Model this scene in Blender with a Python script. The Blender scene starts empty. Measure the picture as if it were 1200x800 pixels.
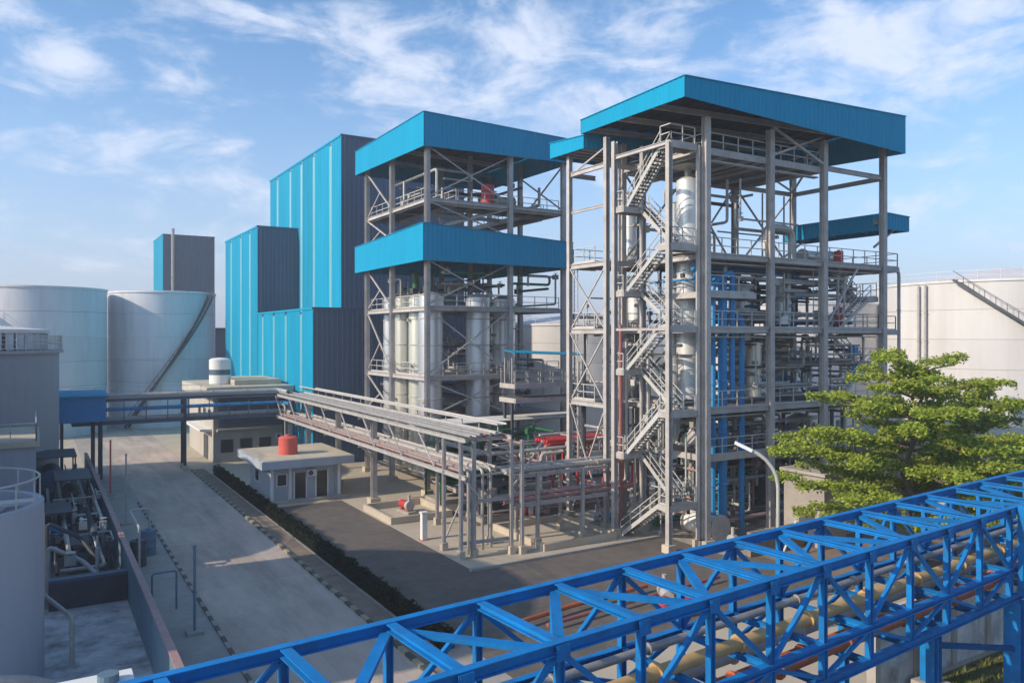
import bpy, math, random
from mathutils import Vector, Matrix
random.seed(7)
SC = bpy.context.scene
COL = SC.collection

# ------------------------------------------------------------------ camera
cd = bpy.data.cameras.new('camera'); cam = bpy.data.objects.new('camera', cd); COL.objects.link(cam)
cam.location = (0, 0, 13.5); cam.rotation_euler = (math.radians(90), 0, math.radians(-31.44))
cd.sensor_width = 36; cd.lens = 36 * 916 / 1200; cd.shift_y = -7 / 1200
cd.clip_start = .1; cd.clip_end = 9000
SC.camera = cam

# ------------------------------------------------------------------ world, sun, exposure
SUN_EL = math.radians(28); SUN_AZ = math.atan2(-.995, .09)      # from -X, slightly +Y
w = bpy.data.worlds.new('World'); SC.world = w; w.use_nodes = True
nt = w.node_tree; nt.nodes.clear()
def N(t, **kw):
    n = nt.nodes.new(t)
    for k, v in kw.items(): setattr(n, k, v)
    return n
L = nt.links.new
out = N('ShaderNodeOutputWorld'); bg = N('ShaderNodeBackground'); bg.inputs[1].default_value = .14
sky = N('ShaderNodeTexSky', sky_type='NISHITA', sun_disc=False, sun_elevation=SUN_EL, sun_rotation=SUN_AZ,
        altitude=0, air_density=1.0, dust_density=1.2, ozone_density=3.0)
tc = N('ShaderNodeTexCoord'); nrm = N('ShaderNodeVectorMath', operation='NORMALIZE'); L(tc.outputs['Generated'], nrm.inputs[0])
sep = N('ShaderNodeSeparateXYZ'); L(nrm.outputs[0], sep.inputs[0])
def M(op, a, b=None, c=None, clamp=False):
    n = N('ShaderNodeMath', operation=op); n.use_clamp = clamp
    for i, v in enumerate((a, b, c)):
        if v is None: continue
        if isinstance(v, (int, float)): n.inputs[i].default_value = v
        else: L(v, n.inputs[i])
    return n.outputs[0]
zc = M('MAXIMUM', sep.outputs[2], 0.0)
den = M('ADD', zc, .16)
cx = M('DIVIDE', sep.outputs[0], den); cy = M('DIVIDE', sep.outputs[1], den)
comb = N('ShaderNodeCombineXYZ'); L(cx, comb.inputs[0]); L(cy, comb.inputs[1])
def noise(vec, sc, det, rough, dist=0.0, off=(0, 0, 0), stretch=(1, 1, 1)):
    mp = N('ShaderNodeMapping'); mp.inputs['Location'].default_value = off; mp.inputs['Scale'].default_value = stretch; L(vec, mp.inputs[0])
    n = N('ShaderNodeTexNoise'); n.inputs['Scale'].default_value = sc; n.inputs['Detail'].default_value = det
    n.inputs['Roughness'].default_value = rough; n.inputs['Distortion'].default_value = dist; L(mp.outputs[0], n.inputs['Vector'])
    return n.outputs[0]
n1 = noise(comb.outputs[0], 1.7, 9, .6, .3, (3.1, 1.4, 0))
n2 = noise(nrm.outputs[0], 9, 8, .62, .5, (.4, .2, .9), (.8, .8, 2.1))
ca, sa = math.cos(math.radians(31.44)), math.sin(math.radians(31.44))
def cdir(px, py):                                            # compass direction and height of a cloud bank
    r, f, u = (px - 600) / 916, 1.0, (393 - py) / 916
    return Vector((ca * r + sa * f, -sa * r + ca * f, u)).normalized()
def bank(px, py, ra, rv, amp):
    c = cdir(px, py); rt = Vector((0, 0, 1)).cross(c).normalized(); up = c.cross(rt)
    d1 = N('ShaderNodeVectorMath', operation='DOT_PRODUCT'); L(nrm.outputs[0], d1.inputs[0]); d1.inputs[1].default_value = rt / ra
    d2 = N('ShaderNodeVectorMath', operation='DOT_PRODUCT'); L(nrm.outputs[0], d2.inputs[0]); d2.inputs[1].default_value = up / rv
    d3 = N('ShaderNodeVectorMath', operation='DOT_PRODUCT'); L(nrm.outputs[0], d3.inputs[0]); d3.inputs[1].default_value = c
    q = M('ADD', M('MULTIPLY', d1.outputs['Value'], d1.outputs['Value']), M('MULTIPLY', d2.outputs['Value'], d2.outputs['Value']))
    g = M('POWER', 2.718, M('MULTIPLY', q, -1.0))
    return M('MULTIPLY', M('MULTIPLY', g, M('GREATER_THAN', d3.outputs['Value'], 0.0)), amp)
acc = None
for b in ((75, 78, .05, .034, .5), (8, 8, .05, .03, .36), (400, 40, .16, .055, .38), (640, 92, .3, .1, .44), (505, 120, .24, .07, .36),
          (1010, 60, .16, .095, .48), (1110, 15, .12, .04, .36), (205, 100, .035, .03, .26), (330, 110, .06, .03, .25), (1130, 200, .12, .06, .2),
          (230, 200, .36, .07, .26), (620, 190, .3, .08, .26), (1120, 250, .2, .06, .22), (60, 250, .25, .06, .22)):
    v = bank(*b); acc = v if acc is None else M('MAXIMUM', acc, v)
n3 = noise(nrm.outputs[0], 24, 6, .6, .3, (.7, .1, .3), (1, 1, 1.6))
base = M('ADD', M('ADD', M('MULTIPLY', n1, .5), M('MULTIPLY', n2, 1.5)), M('ADD', M('MULTIPLY', n3, .45), -.73))
dens = M('ADD', base, acc)
mr = N('ShaderNodeMapRange', interpolation_type='SMOOTHSTEP'); mr.inputs[1].default_value = .58; mr.inputs[2].default_value = 1.12; L(dens, mr.inputs[0])
cf = M('MULTIPLY', mr.outputs[0], .8)
# low haze towards the horizon, all round
hz = M('POWER', M('SUBTRACT', 1.0, M('MINIMUM', M('DIVIDE', zc, .40), 1.0)), 1.8)
mixh = N('ShaderNodeMix', data_type='RGBA'); L(M('MULTIPLY', hz, .9), mixh.inputs[0])
tint = N('ShaderNodeMix', data_type='RGBA', blend_type='MULTIPLY'); tint.inputs[0].default_value = 1
L(sky.outputs[0], tint.inputs[6]); tint.inputs[7].default_value = (.84, 1.03, 1.13, 1)
L(tint.outputs[2], mixh.inputs[6]); mixh.inputs[7].default_value = (3.15, 3.4, 4.55, 1)
mixc = N('ShaderNodeMix', data_type='RGBA'); L(cf, mixc.inputs[0]); L(mixh.outputs[2], mixc.inputs[6]); mixc.inputs[7].default_value = (4.7, 5.0, 5.8, 1)
L(mixc.outputs[2], bg.inputs[0]); L(bg.outputs[0], out.inputs[0])

sl = bpy.data.lights.new('sun', 'SUN'); sl.energy = 3.4; sl.angle = math.radians(.6); sl.color = (1, .85, .67)
so = bpy.data.objects.new('sun', sl); COL.objects.link(so)
sd = Vector((math.sin(SUN_AZ) * math.cos(SUN_EL), math.cos(SUN_AZ) * math.cos(SUN_EL), math.sin(SUN_EL)))
so.rotation_euler = sd.to_track_quat('Z', 'Y').to_euler(); so.location = sd * 200
SC.view_settings.view_transform = 'Standard'; SC.view_settings.look = 'None'; SC.view_settings.gamma = 1
SC.view_settings.exposure = .45

# ------------------------------------------------------------------ materials
MT = {}
def mat(name, col, rough=.6, metal=0.0, var=.12, scale=1.5, dirt=None, damt=.0, dscale=.4, streak=False, bump=0.0, spec=.5):
    m = bpy.data.materials.new(name); m.use_nodes = True; t = m.node_tree; b = t.nodes['Principled BSDF']
    b.inputs['Roughness'].default_value = rough; b.inputs['Metallic'].default_value = metal; b.inputs['Specular IOR Level'].default_value = spec
    co = t.nodes.new('ShaderNodeNewGeometry'); mp = t.nodes.new('ShaderNodeMapping'); t.links.new(co.outputs['Position'], mp.inputs[0])
    if streak: mp.inputs['Scale'].default_value = (1, 1, .12) if streak is True else streak
    n = t.nodes.new('ShaderNodeTexNoise'); n.inputs['Scale'].default_value = scale; n.inputs['Detail'].default_value = 6; n.inputs['Roughness'].default_value = .65
    t.links.new(mp.outputs[0], n.inputs['Vector'])
    r = t.nodes.new('ShaderNodeValToRGB'); e = r.color_ramp.elements
    e[0].position = .3; e[1].position = .72
    e[0].color = tuple(max(0, c * (1 - var)) for c in col) + (1,); e[1].color = tuple(min(1, c * (1 + var)) for c in col) + (1,)
    t.links.new(n.outputs[0], r.inputs[0]); last = r.outputs[0]
    if dirt:
        n2 = t.nodes.new('ShaderNodeTexNoise'); n2.inputs['Scale'].default_value = dscale; n2.inputs['Detail'].default_value = 8; n2.inputs['Roughness'].default_value = .7
        t.links.new(mp.outputs[0], n2.inputs['Vector'])
        r2 = t.nodes.new('ShaderNodeMapRange'); r2.inputs[1].default_value = .48; r2.inputs[2].default_value = .72; r2.inputs[4].default_value = damt
        t.links.new(n2.outputs[0], r2.inputs[0])
        mx = t.nodes.new('ShaderNodeMix'); mx.data_type = 'RGBA'; t.links.new(r2.outputs[0], mx.inputs[0]); t.links.new(last, mx.inputs[6]); mx.inputs[7].default_value = tuple(dirt) + (1,)
        last = mx.outputs[2]
    oi = t.nodes.new('ShaderNodeObjectInfo'); mv = t.nodes.new('ShaderNodeMapRange'); mv.inputs[3].default_value = .93; mv.inputs[4].default_value = 1.07; t.links.new(oi.outputs['Random'], mv.inputs[0])
    hs = t.nodes.new('ShaderNodeHueSaturation'); t.links.new(mv.outputs[0], hs.inputs['Value']); t.links.new(last, hs.inputs['Color']); last = hs.outputs[0]
    t.links.new(last, b.inputs['Base Color'])
    if bump:
        bp = t.nodes.new('ShaderNodeBump'); bp.inputs['Strength'].default_value = bump; bp.inputs['Distance'].default_value = .05
        n3 = t.nodes.new('ShaderNodeTexNoise'); n3.inputs['Scale'].default_value = scale * 6; n3.inputs['Detail'].default_value = 6
        t.links.new(co.outputs['Position'], n3.inputs['Vector']); t.links.new(n3.outputs[0], bp.inputs['Height']); t.links.new(bp.outputs[0], b.inputs['Normal'])
    MT[name] = m; return m
mat('steel', (.45, .415, .39), .6, 0, .16, .8, (.2, .17, .15), .5, 1.4)
mat('rail_steel', (.48, .46, .43), .55, 0, .1)
mat('deck_steel', (.13, .125, .125), .7, .1, .2, 2, (.09, .075, .065), .5)
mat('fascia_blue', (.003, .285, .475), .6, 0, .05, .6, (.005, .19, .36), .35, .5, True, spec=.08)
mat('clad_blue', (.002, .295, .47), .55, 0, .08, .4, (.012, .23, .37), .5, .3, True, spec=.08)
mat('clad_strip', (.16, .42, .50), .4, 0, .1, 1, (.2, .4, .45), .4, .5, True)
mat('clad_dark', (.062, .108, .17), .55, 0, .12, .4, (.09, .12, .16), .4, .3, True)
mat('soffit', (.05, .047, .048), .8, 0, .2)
mat('truss_blue', (.005, .18, .48), .55, 0, .16, 1.2, (.03, .075, .16), .55, 2.2, spec=.2)
mat('pipe_silver', (.40, .375, .345), .45, .4, .15, 2, (.22, .19, .16), .5, 1.2)
mat('pipe_grey', (.42, .40, .38), .6, 0, .15, 2, (.22, .2, .18), .5, 1.4)
mat('pipe_pink', (.36, .22, .2), .6, 0, .15, 2, (.3, .2, .18), .5)
mat('pipe_red_dull', (.36, .1, .095), .6, 0, .15, 2, (.3, .2, .18), .5)
mat('red_paint', (.5, .035, .03), .5, 0, .15, 2)
mat('red_faded', (.62, .1, .075), .55, 0, .08, 3)
mat('green_paint', (.02, .13, .05), .5, 0, .2, 2)
mat('blue_paint', (.008, .21, .48), .5, 0, .12, 2)
mat('pipe_tan', (.52, .33, .13), .6, 0, .15, 2, (.3, .2, .1), .4)
mat('pipe_orange', (.5, .12, .04), .6, 0, .25, 2, (.25, .1, .06), .5)
mat('stainless', (.84, .83, .80), .36, .35, .08, 1, (.5, .48, .44), .3, .8, True)
mat('vessel_cream', (.74, .72, .62), .36, .6, .06, .8, (.45, .43, .36), .3, .8, True)
mat('vessel_pale', (.66, .68, .7), .36, .65, .08, .8, (.3, .32, .36), .3, .8, True)
mat('tank_white', (.62, .60, .585), .6, 0, .07, .3, (.46, .42, .38), .5, .35, True)
mat('tank_grey', (.62, .63, .66), .65, 0, .07, .3, (.36, .35, .36), .5, .4, True)
mat('silo_grey', (.36, .37, .41), .75, 0, .08, .4, (.18, .185, .2), .5, .4, True)
mat('conc', (.38, .34, .295), .9, 0, .14, .8, (.2, .19, .175), .5, .35, bump=.2)
mat('conc_pale', (.50, .43, .33), .9, 0, .14, .8, (.33, .28, .21), .6, .4, bump=.2)
mat('conc_stained', (.56, .54, .52), .9, 0, .3, .9, (.10, .095, .09), .95, .55, bump=.3)
mat('road_conc', (.47, .385, .32), .92, 0, .2, .6, (.25, .205, .17), .8, .5, (1, .22, 1), bump=.15)
mat('asphalt', (.13, .111, .094), .93, 0, .2, 1.5, (.065, .06, .054), .7, .35, bump=.2)
mat('soil', (.25, .19, .14), .95, 0, .25, 1, (.16, .12, .09), .6, .4, bump=.4)
mat('grass', (.12, .125, .03), .95, 0, .35, 1.3, (.2, .17, .07), .5, .5, bump=.5)
mat('terrain', (.16, .15, .12), .95, 0, .25, .05, (.08, .1, .05), .7, .02)
mat('house_wall', (.40, .44, .48), .8, 0, .07, .7, (.27, .28, .29), .4, .6, True)
mat('shed_wall', (.44, .41, .36), .85, 0, .1, .7, (.3, .27, .23), .45, .6, True)
mat('roof_cream', (.5, .43, .32), .9, 0, .14, .8, (.35, .3, .22), .5, .5)
mat('white_paint', (.74, .73, .7), .5, 0, .05, 1, (.55, .53, .5), .3, 1)
mat('black_paint', (.06, .057, .052), .6, 0, .2)
mat('yellow_paint', (.31, .28, .19), .8, 0, .2, 3, (.3, .27, .2), .6, 2)
mat('dark_metal', (.07, .075, .085), .6, .2, .25, 1)
mat('dark_glass', (.015, .018, .022), .15, 0, .1)
mat('wall_blue', (.11, .19, .25), .75, 0, .12, .8, (.09, .12, .14), .5, .6)
mat('lamp_white', (.8, .8, .78), .4, 0, .04)
mat('lamp_pole', (.5, .49, .44), .45, .2, .1)
mat('bark', (.13, .1, .075), .9, 0, .3, 4)
def leafmat(name, c1, c2):
    m = bpy.data.materials.new(name); m.use_nodes = True; t = m.node_tree; b = t.nodes['Principled BSDF']
    b.inputs['Roughness'].default_value = .6; b.inputs['Specular IOR Level'].default_value = .25
    g = t.nodes.new('ShaderNodeNewGeometry'); r = t.nodes.new('ShaderNodeValToRGB'); r.color_ramp.elements[0].color = c1 + (1,); r.color_ramp.elements[1].color = c2 + (1,)
    t.links.new(g.outputs['Random Per Island'], r.inputs[0]); t.links.new(r.outputs[0], b.inputs['Base Color'])
    tr = t.nodes.new('ShaderNodeBsdfTranslucent'); t.links.new(r.outputs[0], tr.inputs[0]); mx = t.nodes.new('ShaderNodeMixShader'); mx.inputs[0].default_value = .42
    t.links.new(b.outputs[0], mx.inputs[1]); t.links.new(tr.outputs[0], mx.inputs[2]); t.links.new(mx.outputs[0], t.nodes['Material Output'].inputs[0])
    MT[name] = m
leafmat('leaf', (.14, .21, .015), (.44, .5, .07))
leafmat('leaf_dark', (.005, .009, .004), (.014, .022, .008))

# ------------------------------------------------------------------ helpers
V = Vector
class MB:
    def __init__(s): s.v = []; s.f = []
    def box(s, c, sz, R=None):
        c = V(c); h = V(sz) / 2; o = len(s.v)
        for i in range(8):
            p = V((h.x * (1 if i & 1 else -1), h.y * (1 if i & 2 else -1), h.z * (1 if i & 4 else -1)))
            s.v.append(c + (R @ p if R else p))
        for q in ((0, 2, 3, 1), (4, 5, 7, 6), (0, 1, 5, 4), (2, 6, 7, 3), (0, 4, 6, 2), (1, 3, 7, 5)): s.f.append(tuple(o + i for i in q))
        return s
    def bx(s, x0, x1, y0, y1, z0, z1): return s.box(((x0 + x1) / 2, (y0 + y1) / 2, (z0 + z1) / 2), (x1 - x0, y1 - y0, z1 - z0))
    @staticmethod
    def fr(p, q, up=None):
        d = (q - p).normalized()
        u = V(up) if up else (V((0, 0, 1)) if abs(d.z) < .95 else V((1, 0, 0)))
        a = d.cross(u).normalized(); b = a.cross(d).normalized()
        return Matrix((a, b, d)).transposed()
    def bar(s, p, q, w, h=None, up=None):
        p, q = V(p), V(q); return s.box((p + q) / 2, (w, h or w, (q - p).length), s.fr(p, q, up))
    def ib(s, p, q, w, h=None, t=.03, up=None):                # H section: h is along 'up'
        p, q = V(p), V(q); h = h or w; R = s.fr(p, q, up); l = (q - p).length; c = (p + q) / 2
        s.box(c + R @ V((0, h / 2 - t / 2, 0)), (w, t, l), R); s.box(c - R @ V((0, h / 2 - t / 2, 0)), (w, t, l), R)
        return s.box(c, (t, h - 2 * t, l), R)
    def cyl(s, p, q, r, n=10, r2=None, cap=True):
        p, q = V(p), V(q); R = s.fr(p, q); o = len(s.v); r2 = r if r2 is None else r2
        for i in range(n):
            a = 2 * math.pi * i / n; e = R @ V((math.cos(a), math.sin(a), 0)); s.v.append(p + e * r); s.v.append(q + e * r2)
        for i in range(n):
            j = (i + 1) % n; s.f.append((o + 2 * i, o + 2 * j, o + 2 * j + 1, o + 2 * i + 1))
        if cap: s.f.append(tuple(o + 2 * i for i in range(n))[::-1]); s.f.append(tuple(o + 2 * i + 1 for i in range(n)))
        return s
    def lathe(s, c, prof, n=32):
        c = V(c); o = len(s.v); k = len(prof)
        for i in range(n):
            a = 2 * math.pi * i / n
            for r, z in prof: s.v.append(c + V((math.cos(a) * r, math.sin(a) * r, z)))
        for i in range(n):
            j = (i + 1) % n
            for m in range(k - 1): s.f.append((o + i * k + m, o + j * k + m, o + j * k + m + 1, o + i * k + m + 1))
        return s
    def tube(s, pts, r, n=8, bend=None):
        pts = [V(p) for p in pts]; bend = bend or r * 2.5; P = [pts[0]]
        for i in range(1, len(pts) - 1):
            a, b, c = pts[i - 1], pts[i], pts[i + 1]; k = min(bend, (a - b).length * .45, (c - b).length * .45)
            p0 = b + (a - b).normalized() * k; p2 = b + (c - b).normalized() * k
            for t in (0, .33, .67, 1): P.append(p0 * (1 - t) ** 2 + b * 2 * t * (1 - t) + p2 * t * t)
        P.append(pts[-1]); o = len(s.v); d0 = (P[1] - P[0]).normalized()
        u = d0.orthogonal().normalized()
        for i, p in enumerate(P):
            d = (P[min(i + 1, len(P) - 1)] - P[max(i - 1, 0)]).normalized(); u = (u - d * u.dot(d)).normalized(); v = d.cross(u)
            for j in range(n):
                a = 2 * math.pi * j / n; s.v.append(p + (u * math.cos(a) + v * math.sin(a)) * r)
        for i in range(len(P) - 1):
            for j in range(n):
                k = (j + 1) % n; s.f.append((o + i * n + j, o + i * n + k, o + (i + 1) * n + k, o + (i + 1) * n + j))
        s.f.append(tuple(o + j for j in range(n))[::-1]); s.f.append(tuple(o + (len(P) - 1) * n + j for j in range(n)))
        return s
    def poly(s, pts, th, nrm):                                  # flat polygon with thickness
        o = len(s.v); n = len(pts); nv = V(nrm) * th
        for p in pts: s.v.append(V(p))
        for p in pts: s.v.append(V(p) + nv)
        s.f.append(tuple(range(o, o + n))[::-1]); s.f.append(tuple(range(o + n, o + 2 * n)))
        for i in range(n): j = (i + 1) % n; s.f.append((o + i, o + j, o + n + j, o + n + i))
        return s
    def build(s, name, m, par=None, smooth=False, **props):
        lo = V([min(v[i] for v in s.v) for i in range(3)]); hi = V([max(v[i] for v in s.v) for i in range(3)]); c = (lo + hi) / 2
        if par is None: c.z = lo.z
        me = bpy.data.meshes.new(name); me.from_pydata([v - c for v in s.v], [], s.f)
        mm = MT[m] if isinstance(m, str) else m
        me.materials.append(mm)
        if smooth:
            me.polygons.foreach_set('use_smooth', [True] * len(me.polygons)); me.set_sharp_from_angle(angle=math.radians(40))
        me.update()
        o = bpy.data.objects.new(name, me); COL.objects.link(o)
        o.location = c - (WL[par.name] if par else V((0, 0, 0))); WL[o.name] = c
        if par: o.parent = par
        for k, v in props.items(): o[k] = v
        return o
WL = {}
def thing(name, loc, label, cat, group=None):
    o = bpy.data.objects.new(name, None); COL.objects.link(o); o.location = loc; o.empty_display_size = .5
    o['label'] = label; o['category'] = cat
    if group: o['group'] = group
    WL[o.name] = V(loc); return o
def tag(o, label, cat, group=None):
    o['label'] = label; o['category'] = cat
    if group: o['group'] = group
    return o
def struct(mb, name, m, par=None, **k):
    o = mb.build(name, m, par, **k)
    if par is None: o['kind'] = 'structure'
    return o
def proj(X, Y, z=0):
    r = ca * X - sa * Y; d = sa * X + ca * Y; return 600 + 916 * r / d, 393 + 916 * (13.5 - z) / d
def Yat(px, X): k = (px - 600) / 916; return (ca * X - k * sa * X) / (sa + k * ca)
def Xat(px, Y): k = (px - 600) / 916; return (sa * Y + k * ca * Y) / (ca - k * sa)
def rail_mesh(mb, pts, h=1.1, sp=1.4, r=.028):
    for a, b in zip(pts[:-1], pts[1:]):
        a, b = V(a), V(b); n = max(1, round((b - a).length / sp))
        for z in (h, h * .52): mb.bar(a + V((0, 0, z)), b + V((0, 0, z)), r * 2)
        for i in range(n + 1):
            p = a.lerp(b, i / n); mb.bar(p, p + V((0, 0, h - r)), r * 2)
        mb.bar(a + V((0, 0, .06)), b + V((0, 0, .06)), .012, .12)
    return mb
def railing(par, pts, **k): return rail_mesh(MB(), pts, **k).build('railing', 'rail_steel', par)
def deck(par, x0, x1, y0, y1, z, beams=2.0, rail='', holes=None, name='deck'):
    d = MB().bx(x0, x1, y0, y1, z - .06, z).build(name, 'deck_steel', par)
    m = MB()
    for (p, q) in (((x0, y0), (x1, y0)), ((x0, y1), (x1, y1)), ((x0, y0), (x0, y1)), ((x1, y0), (x1, y1))): pass
    m.bx(x0 - .08, x1 + .08, y0 - .12, y0 - .003, z - .36, z + .04); m.bx(x0 - .08, x1 + .08, y1 + .003, y1 + .12, z - .36, z + .04)
    m.bx(x0 - .12, x0 - .003, y0, y1, z - .355, z + .035); m.bx(x1 + .003, x1 + .12, y0, y1, z - .355, z + .035)
    m.build('edge_beam', 'steel', d)
    j = MB(); n = max(1, int((x1 - x0) / beams))
    for i in range(1, n): x = x0 + (x1 - x0) * i / n; j.bx(x - .06, x + .06, y0 + .01, y1 - .01, z - .26, z - .063)
    if j.v: j.build('joist', 'steel', d, kind='stuff')
    sides = dict(f=[(x0, y0, z), (x1, y0, z)], b=[(x0, y1, z), (x1, y1, z)], l=[(x0, y0, z), (x0, y1, z)], r=[(x1, y0, z), (x1, y1, z)])
    for s_ in rail: railing(d, sides[s_])
    return d
def column(par, x, y, z0, z1, w=.36, m='steel', turn=False):
    mb = MB().ib((x, y, z0 + .5), (x, y, z1), w, w, .045, up=((1, 0, 0) if turn else (0, 1, 0)))
    c = mb.build('column', m, par)
    if z0 < 1: MB().bx(x - w, x + w, y - w, y + w, 0, .497).build('footing', 'conc_pale', c)
    return c
def beam(par, p, q, w=.2, h=.34, m='steel', name='beam'): return MB().ib(p, q, w, h, .035).build(name, m, par)
def brace(par, p, q, w=.13, m='steel'): return MB().bar(p, q, w).build('brace', m, par)
def xbrace(par, p, q, z0, z1, w=.12):
    (x0, y0), (x1, y1) = p, q; dx, dy = x1 - x0, y1 - y0; l = math.hypot(dx, dy); nx, ny = -dy / l * .08, dx / l * .08
    brace(par, (x0 + nx, y0 + ny, z0), (x1 + nx, y1 + ny, z1), w); brace(par, (x0 - nx, y0 - ny, z1), (x1 - nx, y1 - ny, z0), w)
def corr(p, q, z0, z1, pitch=.5, dep=.06, nrm=(0, -1, 0), z1b=None, z0b=None):   # trapezoid sheet wall from p to q
    p, q = V(p + (0,)), V(q + (0,)); l = (q - p).length; d = (q - p) / l; n = V(nrm); mb = MB(); k = max(1, round(l / pitch)); st = l / k; prof = []
    for i in range(k):
        b = i * st; prof += [(b, 0), (b + st * .55, 0), (b + st * .68, dep), (b + st * .87, dep)]
    prof.append((l, 0))
    z1b = z1 if z1b is None else z1b; z0b = z0 if z0b is None else z0b
    for s_, o in prof:
        e = p + d * s_ + n * o; t = s_ / l
        mb.v += [V((e.x, e.y, z0 + (z0b - z0) * t)), V((e.x, e.y, z1 + (z1b - z1) * t))]
    m = len(prof)
    for s_, o in prof:
        e = p + d * s_ + n * (o - .04); t = s_ / l
        mb.v += [V((e.x, e.y, z0 + (z0b - z0) * t)), V((e.x, e.y, z1 + (z1b - z1) * t))]
    for i in range(m - 1):
        a = 2 * i; mb.f.append((a, a + 2, a + 3, a + 1)); b = 2 * m + 2 * i; mb.f.append((b, b + 1, b + 3, b + 2))
        mb.f.append((a + 1, a + 3, b + 3, b + 1)); mb.f.append((a, b, b + 2, a + 2))
    mb.f.append((0, 1, 2 * m + 1, 2 * m)); mb.f.append((2 * m - 2, 4 * m - 2, 4 * m - 1, 2 * m - 1))
    return mb
def stair(par, p, q, width=.85, side=V((1, 0, 0)), name='stair_flight', rails=True):   # p low end, q high end, along centre line
    p, q = V(p), V(q); h = q - p; hor = V((h.x, h.y, 0)); n = max(2, round(abs(h.z) / .2)); u = hor.normalized(); sd_ = V((-u.y, u.x, 0)); m = MB()
    for s_ in (-1, 1): m.bar(p + sd_ * s_ * width / 2, q + sd_ * s_ * width / 2, .05, .26)
    f = m.build(name, 'rail_steel', par); t = MB(); R = Matrix((u, sd_, V((0, 0, 1)))).transposed()
    for i in range(1, n + 1):
        c = p + h * ((i - .5) / n); t.box(c, (.26, width - .06, .04), R)
    t.build('treads', 'deck_steel', f, kind='stuff')
    if rails:
        r = MB()
        for s_ in (-1, 1):
            o = sd_ * s_ * (width / 2)
            for z in (.95, .5): r.bar(p + o + V((0, 0, z)), q + o + V((0, 0, z)), .05)
            k = max(2, round(h.length / 1.3))
            for i in range(k + 1): c = p.lerp(q, i / k) + o; r.bar(c, c + V((0, 0, .93)), .045)
        r.build('handrail', 'rail_steel', f)
    return f
def fascia_roof(par, x0, x1, y0, y1, zc, name='roof'):
    # zc: dict corner -> (bottom, top); corners lf, rf, lb, rb
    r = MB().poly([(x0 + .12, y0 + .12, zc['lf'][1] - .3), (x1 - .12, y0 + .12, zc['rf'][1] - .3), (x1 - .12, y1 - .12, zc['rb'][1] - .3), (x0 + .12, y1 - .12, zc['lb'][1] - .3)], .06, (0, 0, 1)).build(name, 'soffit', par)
    def f(p, q, a, b, n): corr(p, q, zc[a][0], zc[a][1], .42, .025, n, zc[b][1], zc[b][0]).build('fascia', 'fascia_blue', r)
    f((x0, y0), (x1, y0), 'lf', 'rf', (0, -1, 0)); f((x0, y1), (x0, y0), 'lb', 'lf', (-1, 0, 0))
    f((x1, y0), (x1, y1), 'rf', 'rb', (1, 0, 0)); f((x1, y1), (x0, y1), 'rb', 'lb', (0, 1, 0))
    cp = MB()
    for a, b, p, q in (('lf', 'rf', (x0, y0), (x1, y0)), ('lb', 'lf', (x0, y1), (x0, y0)), ('rf', 'rb', (x1, y0), (x1, y1)), ('rb', 'lb', (x1, y1), (x0, y1))):
        cp.bar(p + (zc[a][1] + .02,), q + (zc[b][1] + .02,), .16, .05)
    cp.build('coping', 'fascia_blue', r)
    k = int((x1 - x0) / 1.6)
    for i in range(1, k):
        x = x0 + (x1 - x0) * i / k; t = i / k
        za = zc['lf'][1] * (1 - t) + zc['rf'][1] * t - .42; zb = zc['lb'][1] * (1 - t) + zc['rb'][1] * t - .42
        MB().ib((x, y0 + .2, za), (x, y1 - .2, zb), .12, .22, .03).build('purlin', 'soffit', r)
    for i in range(4):
        y = y0 + .5 + (y1 - y0 - 1) * i / 3; t = (y - y0) / (y1 - y0)
        za = zc['lf'][1] * (1 - t) + zc['lb'][1] * t - .72; zb = zc['rf'][1] * (1 - t) + zc['rb'][1] * t - .72
        MB().ib((x0 + .3, y, za), (x1 - .3, y, zb), .18, .36, .035).build('rafter', 'steel', r)
    return r
def pipe(pts, r, m, label, cat='pipe', group=None, n=8, name='pipe', flanges=True):
    o = MB().tube(pts, r, n).build(name, m, None, True)
    if flanges:
        fl = MB()
        for a, b in zip(pts[:-1], pts[1:]):
            a, b = V(a), V(b); l = (b - a).length
            if l > 3:
                for t in range(1, int(l / 3)):
                    c = a.lerp(b, t / int(l / 3)); d = (b - a).normalized(); fl.cyl(c - d * .03, c + d * .03, r * 1.45, n)
        if fl.v: fl.build('flange', m, o, kind='stuff')
    return tag(o, label, cat, group)

# ------------------------------------------------------------------ ground, road, yards
R4 = .004
struct(MB().bx(-3000, 3000, -1400, 4000, -.5, 0), 'ground', 'terrain')
def slab(x0, x1, y0, y1, lv, name, m): return struct(MB().bx(x0, x1, y0, y1, -.3, lv * R4), name, m)
slab(-30, 62, 20, 60, 1, 'yard_ground', 'conc')
slab(-30, 62, 60.01, 175, 1, 'far_yard_ground', 'conc_pale')
road = slab(4.4, 13.6, 14, 170, 2, 'concrete_road', 'conc')
for j in range(30):
    for i in range(2):
        x0 = 7.3 + i * 3.1; y0 = 14 + j * 5
        m = MB().bx(x0 + .008, x0 + 3.092, y0 + .008, y0 + 4.992, .009, .016 + random.uniform(0, .004)); m.build('road_slab', 'road_conc', road)
for j in range(30): MB().bx(4.45, 7.05, 14 + j * 5 + .012, 14 + j * 5 + 4.988, .009, .02).build('walk_slab', 'conc', road)
slab(16.1, 21.5, 19, 62, 2, 'asphalt_yard', 'asphalt')
slab(21.5, 62, 19, 39.3, 2, 'asphalt_lane', 'asphalt')
slab(21.5, 36, 39.6, 61, 2, 'concrete_pad', 'conc_pale')
slab(18, 62, 17.7, 26, 3, 'gravel_strip', 'conc_pale')
slab(26.8, 42, 48.5, 60, 4, 'plant_floor', 'asphalt')  # dark floor colour stands in for the shade between the towers
slab(36.2, 62, 33.5, 48.4, 3, 'tower_pad', 'conc')
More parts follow.
